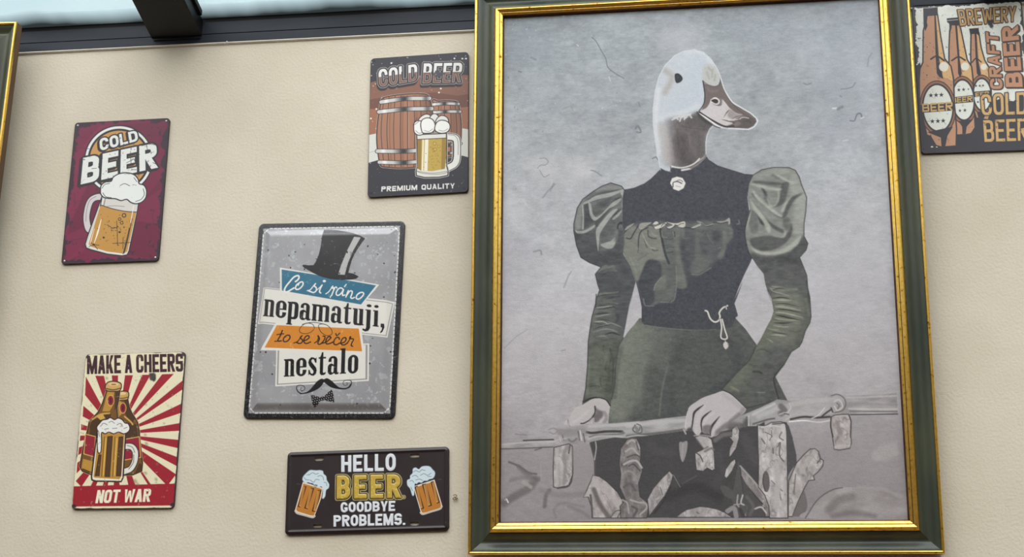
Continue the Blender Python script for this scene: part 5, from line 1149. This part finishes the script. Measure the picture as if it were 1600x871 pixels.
# ---- 3: barrels
def sign_barrels():
    cn = [(578.9, 91.2), (732.8, 80.9), (731.0, 299.6), (574.3, 309.4)]
    T = 0.005; R_ = 0.008
    D0 = (48, 48, 55)
    root, A = place_sign('tin_sign', cn, 'dark and brown tin sign with two barrels reading COLD BEER PREMIUM QUALITY', T, CELL, D0, R_)
    A.zoom(560, 70, 3.4842)
    A.poly("68,206 110,196 160,206 240,196 330,168 420,150 500,158 605,168 602,270 540,280 420,262 300,268 180,284 62,300", (132, 90, 72))
    A.poly("62,300 180,284 300,268 420,262 540,280 602,270 600,340 480,350 300,352 60,352", (112, 72, 58)); A.poly("60,352 300,352 480,350 600,340 600,462 560,456 300,470 130,490 58,494", (156, 104, 78))
    A.poly("58,494 100,486 180,480 420,470 560,456 600,462 600,614 560,604 470,616 300,620 180,630 110,630 56,646", (214, 214, 204))
    A.wear((210, 205, 200), .004, 3, 51, .9)
    rng = np.random.default_rng(5)
    for _ in range(46):
        x, y = rng.uniform(70, 600), 60 + rng.random() ** 1.5 * 400
        A.dot(x, y, rng.uniform(1.2, 4.2), (226, 224, 220), rng.uniform(1.2, 3.5), 0, .9)
    for x, y in ((568, 76), (588, 76), (582, 60), (540, 106), (68, 404), (98, 352), (180, 100), (440, 262), (450, 240), (525, 75)): A.dot(x, y, 5, (232, 230, 226), 4.5)
    K = (46, 38, 38); WD = (164, 116, 90); WD2 = (136, 92, 68); LT = (200, 154, 124)
    def barrel(out, xs, y0, y1, bands, seed):
        rg = 'barrel_print#%d' % seed
        A.stroke(out, 10, (206, 190, 176), closed=True)
        m = edged(A, out, WD, K, 6, rg)
        cx = (xs[0] + xs[-1]) / 2; hw = (xs[-1] - xs[0]) / 2
        for i, x in enumerate(xs):
            t = (x - cx) / hw; xm = x + t * 16
            s = np.array([(x, y0), (xm, (y0 + y1) / 2), (x, y1)], float)
            if i % 2: A.stroke(s + [10, 0], 16, WD2, .6, clip=m)
            A.stroke(s, 3.5, K, .85, clip=m)
            if i % 3 == 1: A.stroke(s + [6, 0], (1, 3, 1), LT, .8, clip=m)
        A.put(A.mask(out, True) * np.clip((A.xx - A.T([[cx + hw * .45, 0]])[0, 0]) / A.px(hw), 0, .35), (90, 54, 40))
        for a, b, yl, yr, sag, th in bands:
            q = np.array([(a, yl), ((a + b) / 2, (yl + yr) / 2 - sag), (b, yr)], float)
            A.stroke(q, th + 7, K, clip=None, reg=rg); A.stroke(q, th, (200, 200, 196), reg=rg)
            mm = A.line(q, th)
            for f0, f1, cc in ((.30, .62, (70, 68, 70)), (.40, .55, (44, 42, 44)), (.85, 1.0, (90, 88, 90)), (.05, .16, (236, 236, 232))):
                x0, x1 = A.T([[a + (b - a) * f0, yl]])[0, 0], A.T([[a + (b - a) * f1, yl]])[0, 0]
                A.put(mm * np.clip(1.2 - np.abs(A.xx - (x0 + x1) / 2) / ((x1 - x0) / 2), 0, 1), cc, .85)
    barrel("398,322 440,308 500,306 542,316 552,360 560,430 558,520 548,590 530,606 480,614 420,610 398,560", [410, 440, 470, 500, 525, 545], 312, 606, [(400, 546, 328, 324, 4, 14), (400, 554, 372, 366, 3, 14), (440, 556, 548, 540, -4, 14), (440, 546, 592, 584, -4, 12)], 2)
    barrel("126,300 160,284 240,272 330,268 376,274 390,300 402,350 410,450 404,560 394,640 340,664 240,674 160,670 122,660 108,600 100,520 104,430 116,350", [140, 168, 200, 232, 268, 302, 336, 366, 386], 280, 666, [(124, 388, 314, 294, 8, 20), (112, 400, 368, 350, 6, 20), (104, 406, 582, 570, -6, 20), (114, 398, 642, 630, -8, 18)], 1)
    # mug
    for w, cc in ((50, (214, 212, 204)), (44, K), (36, (232, 232, 224))): A.stroke("480,504 520,508 534,530 534,610 522,648 486,670", w, cc, reg='beer_mug_print')
    A.stroke("490,492 526,498 542,530 542,600", 3, (120, 118, 116)); A.stroke("482,520 512,524 518,540 518,600 510,636 484,652", 4, K)
    mug = "318,492 480,484 480,660 488,690 486,712 440,722 360,724 316,714 314,690 322,660"
    A.stroke(mug, 11, (214, 212, 204), closed=True, smooth=False); edged(A, mug, (220, 220, 210), K, 6, 'beer_mug_print', False)
    bm = A.poly("322,518 350,514 440,514 476,510 478,600 470,676 400,690 340,686 322,676", (190, 160, 72), reg='beer_print')
    A.poly("322,518 344,516 340,686 322,676", (150, 118, 46), clip=bm); A.poly("350,516 382,514 376,690 344,688", (236, 232, 210), clip=bm); A.poly("356,516 364,516 358,690 352,690", (206, 184, 120), clip=bm); A.poly("455,512 478,510 476,680 450,686", (156, 126, 52), clip=bm)
    A.stroke("322,518 400,514 476,510", 4, K); A.stroke("318,690 400,700 486,690", 4, (150, 148, 140)); A.stroke("330,640 320,690 400,706 484,694 476,640", 3, (130, 126, 118))
    for x, y, r in ((415, 540, 11), (438, 555, 9), (418, 572, 10), (400, 560, 6), (425, 600, 7)): A.dot(x, y, r, (150, 122, 50), a=.9); A.dot(x, y, r * .65, (200, 172, 86))
    for _ in range(40): A.dot(rng.normal(410, 30), rng.normal(620, 40), rng.uniform(1.5, 4), (130, 104, 44), rng.uniform(1, 3), 1, .8, clip=bm)
    for p in ("330,420 340,395 370,380 395,390 400,420", "390,400 405,380 425,380 440,400 430,430 400,430", "425,430 428,405 450,388 475,392 490,410 485,440"):
        edged(A, p, (222, 222, 214), K, 5, 'foam_print')
    for p in ("302,455 304,430 322,416 345,420 352,440 358,470 350,490 325,494 306,480", "345,470 340,435 350,410 378,400 405,410 418,435 416,462 400,480 372,484 352,482", "416,462 424,430 445,414 475,416 496,432 498,458 482,478 455,484 430,478"):
        edged(A, p, (236, 236, 230), K, 5, 'foam_print')
    A.stroke("312,470 330,484 348,480", 3, (140, 138, 134)); A.stroke("360,470 385,474 405,460", 3, (140, 138, 134)); A.stroke("440,468 465,472 486,460", 3, (140, 138, 134))
    # words
    for txt, q, lt in (('COLD', "108,136 322,104 320,196 114,232", 'lettering'), ('BEER', "358,102 570,98 558,206 350,212", 'lettering#2')):
        m = A.word(txt, q, tx=.31, ty=.15, r=.4, gap=.16)
        o1 = dilate(m, A.px(11)); o2 = dilate(m, A.px(8))
        sh = np.maximum.reduce([o1] + [shift(o1, A.px(-1) * t, A.px(5) * t) for t in (1, 2, 3)])
        A.put(sh, (44, 40, 44), reg=lt); A.put(o1, (178, 172, 168), reg=lt); A.put(o2, (44, 40, 44), reg=lt)
        A.put(m, (170, 160, 154), reg=lt)
        p = P(q); mid = np.array([(p[0] + p[3]) / 2 - [20, 4], (p[1] + p[2]) / 2 + [20, -4], p[2] + [30, 20], p[3] + [-30, 20]])
        low = A.mask(mid)
        A.put(dilate(m, 0) * (1 - low), (226, 226, 222)); er = 1 - dilate(1 - m, A.px(3.4))
        A.put(er * low, (118, 84, 70))
    for x, y, r in ((430, 150, 12), (440, 165, 14), (425, 172, 8), (450, 155, 7)): A.dot(x, y, r, (70, 66, 76), r * .8, .3, .95)
    A.stroke("410,165 430,150 470,160", 8, (72, 70, 78)); A.stroke("236,150 238,180", 4, (80, 70, 70)); A.stroke("306,160 312,186", 4, (70, 62, 62))
    letters(A, 'PREMIUM QUALITY', "126,774 523,753 523,781 125,802", (226, 225, 220), 'lettering#3', tx=.26, ty=.24, r=.4, gap=.20, widths={' ': .55, 'I': .28})
    A.stroke("320,400 300,440 330,420", 4, K, .5); A.stroke("60,590 100,580", 3, (140, 138, 134), .5)
    for x, y in ((86, 88), (578, 58), (70, 812), (574, 782)): A.dot(x, y, 7, (28, 28, 32))
    finish(root, A, R_, T)
sign_barrels()

# ---- 4: the embossed top-hat sign
def sign_hat():
    cn = [(403.8, 349.6), (633.8, 345.8), (616.2, 655.0), (380.8, 654.2)]
    T = 0.004; R_ = 0.010
    root, A = place_sign('tin_sign', cn, 'large grey embossed tin sign with a top hat, moustache and dashed black border', T, 0.0007, (152, 152, 154), R_)
    Z = (370, 335, 2.6); Hs = (430, 350, 6.7); Ts = (400, 460, 5.8045); Ms = (440, 580, 12.308)
    A.zoom(*Z)
    H, W = A.H, A.W
    A.img += ((fbm(H, W, 60, 61, 4) - .5) * 26)[..., None]
    A.wear((182, 184, 186), .09, 10, 62, .55); A.wear((196, 198, 200), .03, 5, 63, .6)
    A.specks(90, (36, 34, 36), .5, 1.7, 64, .9)
    K = (24, 23, 26)
    d = inset_map(A, R_)
    nz = fbm(H, W, 3, 65, 2)
    A.put(np.clip((.0098 + (nz - .5) * .0035 - d) / .0012 + .5, 0, 1), (26, 26, 28), reg='border_print')
    A.put(((nz > .60) & (d < .0105) & (d > .0015)).astype(float), (84, 84, 86), .5)
    # dashed stitch line, laid out along the sheet itself
    hm, z = A.hm, A.z; A.hm = np.eye(3); A.zoom(0, 0, 1)
    kx, ky = (W - 1) / A.w, (H - 1) / A.h; ins = .0106
    def dash(a, b):
        L = math.hypot((b[0] - a[0]) * A.w, (b[1] - a[1]) * A.h); n = int(L / .0082)
        for i in range(n):
            t0, t1 = (i + .2) / n, (i + .78) / n
            q = np.array([[a[0] + (b[0] - a[0]) * t, a[1] + (b[1] - a[1]) * t] for t in (t0, t1)]) * [W - 1, H - 1]
            m = np.zeros((H, W)); x0, y0 = q.min(0) - 4; x1, y1 = q.max(0) + 5
            sl = (slice(int(max(y0, 0)), int(y1)), slice(int(max(x0, 0)), int(x1)))
            dv = q[1] - q[0]; X, Y = A.xx[sl] - q[0, 0], A.yy[sl] - q[0, 1]
            tt = np.clip((X * dv[0] + Y * dv[1]) / (dv @ dv), 0, 1); m[sl] = np.clip(2.0 - np.hypot(X - tt * dv[0], Y - tt * dv[1]), 0, 1)
            A.img[sl] = A.img[sl] * (1 - m[sl][..., None]) + np.array((222, 222, 218)) * m[sl][..., None]
            A.reg[sl][m[sl] > .5] = A.region('dashed_line_print')
    u0, v0 = ins / A.w, ins / A.h; cu, cv_ = .011 / A.w, .011 / A.h
    for a, b in (((u0 + cu, v0), (1 - u0 - cu, v0)), ((1 - u0, v0 + cv_), (1 - u0, 1 - v0 - cv_)), ((1 - u0 - cu, 1 - v0), (u0 + cu, 1 - v0)), ((u0, 1 - v0 - cv_), (u0, v0 + cv_)),
                 ((u0, v0 + cv_), (u0 + cu, v0)), ((1 - u0 - cu, v0), (1 - u0, v0 + cv_)), ((1 - u0, 1 - v0 - cv_), (1 - u0 - cu, 1 - v0)), ((u0 + cu, 1 - v0), (u0, 1 - v0 - cv_))): dash(a, b)
    A.hm = hm; A.z = z
    # cards
    CR = (224, 221, 212)
    A.zoom(*Ts)
    def card(q, inner, reg):
        A.poly(q, CR, reg=reg); A.stroke(inner, 6, (150, 148, 146), closed=True, smooth=False)
    A.poly("70,-50 1258,78 1196,408 18,276", CR, reg='white_card_print')
    A.stroke("84,-40 1240,96 1184,392 34,264", 7, (152, 150, 148), closed=True, smooth=False)
    A.poly("196,500 1034,462 1030,800 188,848", CR, reg='white_card_print'); A.poly("208,520 1020,474 1016,788 202,834", (150, 148, 146)); A.poly("222,520 1002,478 1000,778 214,824", CR, reg='white_card_print')
    # blue banner
    A.zoom(*Hs)
    A.poly("58,474 1100,656 918,868 900,866 60,722", (222, 222, 214), reg='blue_banner_print'); A.poly("76,494 420,548 1066,664 908,864 80,716", (48, 108, 134), reg='blue_banner_print')
    mbn = A.mask("76,494 420,548 1066,664 908,864 80,716"); A.wear((96, 150, 168), .03, 6, 66, .5, clip=mbn)
    # orange banner
    A.zoom(*Ts)
    A.poly("186,276 962,318 990,538 50,522", (226, 222, 212), reg='orange_banner_print'); A.poly("200,296 940,328 970,534 90,498", (208, 132, 44), reg='orange_banner_print')
    A.wear((226, 172, 104), .03, 6, 67, .6, clip=A.mask("200,296 940,328 970,534 90,498"))
    # script lines
    SW = (230, 230, 224)
    A.zoom(*Hs)
    for s, w in (("222,622 240,610 258,585 254,562 232,562 200,580 165,620 125,670 108,705 112,728 140,728 180,705 205,690", 17), ("255,640 232,660 222,690 232,704 260,700 292,670 302,640 290,625 262,636 250,660", 15),
                 ("345,718 375,710 410,670 432,645", 11), ("432,645 418,665 440,690 436,722 410,738 385,730 362,722", 14), ("500,660 480,700 474,730 486,742", 15), ("436,722 470,690 496,664", 9),
                 ("540,752 570,730 600,690 612,672", 11), ("612,672 600,690 630,690 615,730 600,768", 14), ("618,700 645,680 655,690", 13), ("600,768 590,776 586,790", 10),
                 ("722,706 700,690 672,700 650,735 652,762 676,766 705,740 724,706", 14), ("724,714 714,744 716,768 738,764", 14), ("734,678 754,652", 10),
                 ("775,718 758,760 750,785", 14), ("756,770 790,725 815,726 812,755 800,788 815,800 838,790", 14), ("890,742 866,765 858,795 875,808 905,795 934,760 930,740 905,738 885,750", 14)):
        A.stroke(s, w, SW, reg='script_lettering')
    A.dot(524, 618, 17, SW, 13, reg='script_lettering')
    A.zoom(*Ts)
    KB = (46, 28, 22)
    for s, w in (("250,345 232,390 212,425 212,440 240,438", 12), ("200,382 236,376 262,374", 9), ("180,442 200,440 222,410", 8), ("285,390 264,410 258,435 272,446 298,438 318,412 314,390 292,388 276,402", 11),
                 ("352,458 385,445 415,408 428,392", 9), ("428,392 412,410 432,432 424,455 400,462 378,452", 11), ("440,440 470,428 492,408 484,392 462,398 446,425 448,454 470,462 505,448", 11),
                 ("540,458 565,440 575,410 570,392", 9), ("572,392 585,420 570,460 592,468 625,435 635,402 618,396", 11), ("600,462 640,452 672,428 688,410 676,400 656,410 642,440 650,466 680,462 705,450", 11),
                 ("765,425 758,408 735,412 716,440 716,466 738,474 768,458", 11), ("732,374 742,392 768,370", 10), ("775,462 810,450 826,425 818,410 796,416 780,446 786,472 812,474 838,458", 11), ("838,458 858,425 868,404", 9), ("864,400 858,418 892,424 878,455 872,480 884,488", 11)):
        A.stroke(s, w, KB, reg='script_lettering#2')
    # glasses
    A.stroke("540,325 524,290 480,278 436,294 406,330 410,360 450,374 500,364 534,335", 5, K, reg='spectacles_print'); A.stroke("580,322 578,296 610,286 650,296 688,330 700,368 676,390 640,388 600,360 578,320", 5, K, reg='spectacles_print'); A.stroke("430,290 480,276 540,272 600,282 640,292", 5, K, reg='spectacles_print')
    # big words
    wd = dict(tx=.36, ty=.16)
    letters(A, 'nepamatuji,', "88,60 1178,172 1172,318 76,214", K, 'slab_lettering', gap=.14, **wd)
    letters(A, 'nestalo', "270,604 938,566 932,728 268,762", K, 'slab_lettering#2', gap=.16, **wd)
    # moustache and bow tie
    A.zoom(*Ms)
    A.poly("420,468 380,462 335,420 312,360 330,410 380,445 440,446 520,420 580,370 640,300 700,230 760,186 800,176 832,186 880,168 930,180 1000,232 1060,290 1130,340 1200,352 1260,350 1310,320 1345,270 1352,300 1310,352 1250,378 1180,380 1080,370 980,344 920,310 870,270 832,248 790,310 720,370 620,420 520,452", K, reg='moustache_print', smooth=True)
    for s in ("400,460 345,425 315,370 320,320 360,298 420,302 462,330 470,370 440,400 400,395 384,370 400,352 420,360", "1240,366 1320,340 1358,280 1356,225 1310,204 1240,212 1200,245 1210,290 1240,306 1280,290 1284,262 1262,252"):
        A.stroke(s, (20, 14, 9, 8, 7), K, reg='moustache_print')
    bow = "586,488 640,490 700,510 770,530 800,506 836,520 880,470 940,410 980,380 1000,420 1020,500 1034,610 1030,628 960,610 890,600 846,578 810,596 776,590 740,640 690,690 640,716 620,660 600,580"
    bmk = A.poly(bow, K, reg='bow_tie_print')
    for i in range(-4, 22):
        for j in range(-4, 10):
            A.dot(590 + i * 44 - j * 9, 530 + j * 44 - i * 10, 10, (190, 188, 186), 9, a=.95, clip=bmk)
    # hat
    A.zoom(*Hs)
    hat = "510,64 560,62 650,70 740,88 830,112 900,140 952,170 920,210 860,300 815,390 790,470 776,530 830,540 884,572 860,592 800,604 700,606 600,598 500,574 420,540 350,500 310,475 292,456 305,444 350,450 408,450 430,420 462,350 484,260 498,160"
    A.poly(hat, K, reg='top_hat_print')
    A.poly("836,150 906,158 830,290 770,430 738,552 668,548 700,450 760,300", (178, 178, 176), reg='top_hat_print')
    A.dot(760, 310, 9, K, 16, -.5); A.dot(682, 536, 8, K)
    mh = A.mask(hat); A.wear((92, 92, 96), .03, 5, 68, .5, clip=mh)
    A.zoom(*Z)
    A.wear((190, 190, 190), .012, 4, 69, .4)
    f = np.clip((d - .0125) / .017, 0, 1); relief = (f * f * (3 - 2 * f)) * .0075
    relief += np.clip(d / .0012, 0, 1) * .0008 - .0008
    finish(root, A, R_, T, M_TINGLOSS, relief, True)
sign_hat()

# ---- 5: hello beer plate
def sign_hello():
    cn = [(449.3, 706.9), (701.8, 698.4), (701.0, 828.7), (445.0, 838.0)]
    T = 0.005; R_ = 0.008
    root, A = place_sign('tin_plate', cn, 'wide black embossed tin plate reading HELLO BEER GOODBYE PROBLEMS between two mugs', T, 0.0006, (40, 29, 31), R_)
    A.zoom(430, 690, 5.4448)
    A.img += ((fbm(A.H, A.W, 30, 71, 3) - .5) * 6)[..., None]
    W_ = (222, 226, 230); K = (34, 24, 22)
    m1 = letters(A, 'HELLO', "568,122 1033,103 1033,253 568,264", W_, 'lettering', tx=.33, ty=.19, r=.5, gap=.16)
    m2 = letters(A, 'GOODBYE', "562,522 1028,508 1026,594 564,610", W_, 'lettering#2', tx=.33, ty=.21, r=.5, gap=.12)
    m3 = letters(A, 'PROBLEMS.', "502,634 1114,612 1112,712 502,730", W_, 'lettering#3', tx=.33, ty=.21, r=.5, gap=.12)
    m = A.word('BEER', "533,296 1068,284 1072,480 531,490", tx=.34, ty=.17, r=.5, gap=.34)
    A.put(dilate(m, A.px(18)), (206, 190, 120), reg='gold_lettering'); A.put(dilate(m, A.px(12)), K, reg='gold_lettering'); A.put(dilate(m, A.px(4)), (206, 182, 100), reg='gold_lettering'); A.put(m, (196, 164, 62), reg='gold_lettering')
    A.wear((232, 212, 128), .10, 1.6, 72, .7, clip=m)
    A.dot(1099, 474, 18, (206, 190, 130), reg='gold_lettering'); A.dot(1099, 474, 13, K, reg='gold_lettering'); A.dot(1099, 474, 8, (206, 186, 110), reg='gold_lettering')
    AM = (190, 122, 42); AD = (150, 90, 30)
    for x, y, w_ in ((588, 350, 0), (588, 434, 0), (1004, 340, 0)):
        pass
    def mug(body, slots, foam, lines, base, no):
        A.poly(body, (228, 220, 204), reg='beer_mug_print' + no); 
        c = P(body).mean(0); inner = (P(body) - c) * .92 + c
        mm = A.poly(inner, AM, reg='beer_mug_print' + no)
        for s in slots:
            A.poly(s, K, smooth=False); q = (P(s) - P(s).mean(0)) * [.72, .94] + P(s).mean(0); A.poly(q, (204, 146, 70)); 
            a, b = (q[0] + q[1]) / 2, (q[2] + q[3]) / 2
            for t in np.linspace(.04, .9, 17):
                p0 = q[0] + (q[3] - q[0]) * t; p1 = q[1] + (q[2] - q[1]) * t
                A.stroke(np.array([p0 * .65 + p1 * .35, p1]), 3, (120, 74, 30), smooth=False)
        A.stroke(base, 14, (226, 222, 214), reg='beer_mug_print' + no); A.stroke(base, 3, (120, 110, 100))
        A.poly(foam, (120, 140, 150), reg='foam_print' + no, smooth=True); q = (P(foam) - P(foam).mean(0)) * .965 + P(foam).mean(0)
        A.poly(q, (208, 224, 230), reg='foam_print' + no, smooth=True)
        for s in lines: A.stroke(s, 4, (92, 108, 116))
    mug("238,346 412,398 398,480 336,646 300,642 182,606 170,588", ("250,382 270,386 214,566 192,560", "306,396 336,402 280,580 250,574", "366,416 398,420 348,604 316,600"),
        "232,330 238,300 262,272 296,244 330,244 356,246 384,244 412,252 418,276 440,296 446,330 466,366 462,400 440,420 432,470 416,492 406,488 412,440 410,400 392,386 376,396 356,372 336,372 322,360 300,356 280,350 256,356", ("290,290 320,268 350,280 372,272", "250,310 262,326 290,330", "300,330 330,350 350,326 380,330", "366,300 392,292 412,306 416,330", "420,350 440,356 444,380", "330,372 350,392 360,372", "272,290 290,280"), "172,596 190,616 250,632 320,650 340,640", "")
    mug("1178,384 1358,326 1420,540 1416,572 1300,606 1252,616 1240,598", ("1190,386 1216,378 1270,570 1244,578", "1252,366 1288,360 1336,545 1306,556", "1326,346 1350,338 1402,520 1376,530"),
        "1124,352 1128,330 1150,318 1152,292 1172,270 1176,234 1200,222 1226,236 1252,214 1290,208 1322,214 1344,238 1364,262 1362,292 1346,316 1316,324 1300,336 1270,338 1250,354 1226,350 1206,364 1192,362 1186,420 1184,462 1170,464 1162,440 1150,404 1130,380", ("1180,262 1204,250 1230,262 1250,244 1280,250", "1170,300 1196,290 1220,306", "1240,290 1270,276 1300,290 1330,270", "1150,340 1170,334 1184,350", "1200,330 1230,322 1256,332", "1300,300 1330,300", "1160,390 1172,420"), "1240,606 1262,618 1330,596 1400,574 1418,552", "#2")
    for s in ("186,368 196,362 212,370", "1390,330 1400,322 1416,328"): A.stroke(s, 4, (120, 96, 76), .8)
    A.specks(14, (150, 140, 130), .3, .6, 74, .7)
    d = inset_map(A, R_)
    relief = .0016 * np.exp(-((d - .0055) / .0022) ** 2) + np.clip(d / .0015, 0, 1) * .0006 - .0006
    relief += blur(np.maximum.reduce([m1, m2, m3, m]), 1) * .0008
    holes = []
    for x, y, a, b in ((378, 148, 37, 15), (1193, 122, 37, 15), (364, 722, 34, 13), (1189, 698, 35, 14)):
        q = A.T([[x, y]])[0]; holes.append(((q[0] / (A.W - 1) - .5) * A.w, (.5 - q[1] / (A.H - 1)) * A.h, A.px(a) * A.w / A.W, A.px(b) * A.w / A.W))
        A.put(A.disc(x, y + 2, a + 7, b + 6), (62, 48, 46), .8)
    finish(root, A, R_, T, M_TINGLOSS2, relief, True, holes)
M_TINGLOSS2 = print_mat('embossed_painted_tin', 0.36, 0.5)
sign_hello()

# ---- 6: craft beer bottles
def sign_craft():
    T = 0.005; R_ = 0.007; w, h = 0.2035, 0.306
    tl = on_plane(1424.4, 8.0, np.array([0, -T, 0.0]), np.array([0, 1.0, 0])); bl = on_plane(1439.6, 240.5, np.array([0, -T, 0.0]), np.array([0, 1.0, 0]))
    th = math.atan2(-(tl - bl)[0], (tl - bl)[2]); ex = np.array([math.cos(th), 0, math.sin(th)])
    cn = [to_pixel(p) for p in (tl, tl + ex * w, bl + ex * w, bl)]
    print('craft corners', [c.round(1).tolist() for c in cn])
    D0 = (54, 52, 58); CRM = (222, 225, 214)
    root, A = place_sign('tin_sign', cn, 'dark tin sign with three beer bottles and gold BREWERY lettering by the right edge', T, CELL, CRM, R_)
    Z = (1400, 0, 3.485); U1 = (1420, 90, 5.81); U2 = (1500, 90, 5.81)
    A.zoom(*Z)
    A.img += ((fbm(A.H, A.W, 20, 81, 4) - .5) * 16)[..., None]
    A.wear((92, 92, 92), .02, 7, 82, .7); A.wear((120, 122, 118), .03, 3, 83, .5)
    A.poly("80,840 96,480 110,360 130,340 150,420 160,600 420,650 450,600 520,560 560,540 640,552 680,520 760,520 760,840", D0)
    grunge_border(A, R_, 0.0052, 0.014, D0, 84)
    TAN, GLD, BRN = (188, 142, 110), (214, 174, 118), (150, 104, 74)
    def bottle(no, cap, body, stripe, light, arch, spot, label, band, txt, stars, foot):
        A.stroke(body, 15, D0, closed=True, smooth=False, reg='bottle_print#' + no); m = A.poly(body, TAN, reg='bottle_print#' + no)
        A.poly(light, GLD, clip=m); A.poly(stripe, D0, clip=m); A.poly(cap, D0, reg='bottle_print#' + no)
        for s, w_ in arch: A.stroke(s, w_, D0, clip=m)
        A.wear((150, 100, 70), .03, 6, 85, .6, clip=m); A.wear(D0, .008, 4, 86, .9, clip=m)
        A.dot(spot[0], spot[1], spot[2], (228, 226, 214), spot[2], a=.95)
        cx, cy, rx, ry = label
        A.dot(cx, cy, rx + 22, D0, ry + 26, -.06, clip=m); A.dot(cx, cy, rx + 17, BRN, ry + 21, -.06, clip=m); A.dot(cx, cy, rx + 9, D0, ry + 10, -.06, clip=dilate(m, 2)); lm = A.dot(cx, cy, rx, CRM, ry, -.06, clip=dilate(m, 2), reg='bottle_label_print#' + no)
        lm = A.disc(cx, cy, rx, ry, -.06) * dilate(m, 2)
        A.wear((150, 150, 146), .03, 4, 87, .5, clip=lm)
        A.poly(band, D0, clip=dilate(m, 2)); A.put(A.word(txt[0], txt[1], tx=.22, ty=.2, r=.3, gap=.16) , (204, 168, 106), reg='bottle_label_print#' + no)
        for x, y, r in stars:
            a = -np.pi / 2 + np.arange(10) * np.pi / 5; rad = np.where(np.arange(10) % 2, r * .42, r)
            A.poly(np.c_[x + rad * np.cos(a), y + rad * np.sin(a)], D0, clip=lm)
        A.poly(foot, D0, clip=m)
        return m
    bottle("3", "398,156 450,152 456,200 440,184 412,186 406,210 404,190", "412,182 448,180 460,260 480,330 506,372 514,430 516,600 500,650 440,640 428,600 420,420 412,370 410,300", "428,182 438,181 446,320 462,400 456,420 440,400 434,320", "440,182 448,180 480,330 506,372 512,430 470,420 452,330", (("414,340 436,318 464,338", 7),), (478, 364, 17), (470, 516, 45, 84), "420,500 520,492 520,522 420,530", ('EER', "432,505 506,498 507,520 433,527"), [(436, 468, 8), (456, 467, 8), (474, 466, 8), (446, 556, 8), (466, 555, 8)], "440,610 500,605 470,660 462,700 452,660")
    bottle("2", "276,100 346,94 348,112 342,134 350,190 340,140 304,138 300,160 292,190 290,130 278,120", "302,136 344,134 362,220 384,326 408,364 416,430 420,560 428,700 420,722 380,730 330,732 320,560 312,430 292,360 292,260 296,170", "322,136 332,135 346,320 358,400 350,426 338,400 336,320", "334,135 344,134 384,326 408,364 414,440 366,420 350,330", (("304,330 340,310 376,328", 9),), (376, 362, 22), (366, 545, 56, 106), "310,530 418,518 420,556 312,566", ('BEER', "302,534 414,522 415,552 303,562"), [(342, 490, 11), (368, 488, 11), (394, 486, 6), (348, 603, 10), (375, 601, 11)], "340,660 420,650 385,690 378,740 362,740 360,690")
    A.stroke("278,112 346,106", 3, (214, 214, 206))
    bottle("1", "148,40 226,36 228,80 222,84 172,88 168,120 172,140 160,170 150,140", "172,84 222,78 240,200 262,322 296,362 310,430 314,560 326,700 324,792 250,798 180,780 168,720 132,560 130,430 134,376 150,340 152,170", "208,80 216,80 232,310 250,400 258,430 236,420 222,400 216,310", "217,80 224,78 262,322 296,362 308,440 256,420 236,320", (("190,322 222,306 262,330", 10),), (260, 364, 26), (228, 588, 78, 124), "128,574 316,556 318,602 130,616", ('BEER', "142,566 308,554 309,602 144,610"), [(190, 520, 14), (218, 518, 14), (247, 517, 14), (198, 661, 14), (228, 660, 14), (257, 658, 14)], "170,720 310,690 280,740 268,800 248,800 244,750")
    A.stroke("150,44 190,42 222,38", 3, (210, 210, 204)); A.poly("130,720 190,740 220,790 250,810 140,815", D0); A.dot(196, 800, 7, (214, 214, 206), 4); A.dot(222, 801, 5, (206, 206, 198), 3)
    A.poly("430,690 520,650 700,620 760,640 760,840 330,840 330,740 400,735", D0)
    OUT = (66, 52, 44)
    kw = dict(tx=.27, ty=.13, r=.36, gap=.17)
    A.poly("330,40 660,24 662,120 350,150", CRM, .35, soft=4)
    letters(A, 'BREWERY', "334,52 654,34 652,116 350,141", (188, 152, 102), 'gold_lettering#1', OUT, 4, OUT, (-2, 3), **kw)
    letters(A, 'CRAFT', "514,486 488,174 556,182 582,484", (186, 136, 106), 'brown_lettering#1', OUT, 5, OUT, (4, 3), tx=.28, ty=.22, r=.4, gap=.14)
    letters(A, 'BEER', "598,474 574,150 664,138 690,474", (190, 138, 106), 'brown_lettering#2', OUT, 5, OUT, (8, 8), tx=.30, ty=.22, r=.4, gap=.13)
    m = letters(A, 'COLD', "459,516 712,500 712,622 468,628", (206, 168, 108), 'gold_lettering#2', (52, 48, 52), 6, **kw)
    A.wear(D0, .03, 5, 88, .8, clip=m)
    m = letters(A, 'BEER', "474,656 716,644 718,766 482,773", (204, 166, 106), 'gold_lettering#3', (52, 48, 52), 5, **kw)
    A.wear(D0, .06, 5, 89, .85, clip=m)
    for x, y, r in ((513, 125, 14), (520, 142, 10), (505, 118, 8), (525, 115, 8)): A.dot(x, y, r, (58, 56, 66), r * 1.1, .3, .95, soft=1)
    A.dot(150, 832 - 18, 5, (30, 29, 33)); A.dot(690, 12, 6, (200, 200, 196)); A.dot(105, 44, 4, (200, 200, 196))
    finish(root, A, R_, T)
sign_craft()
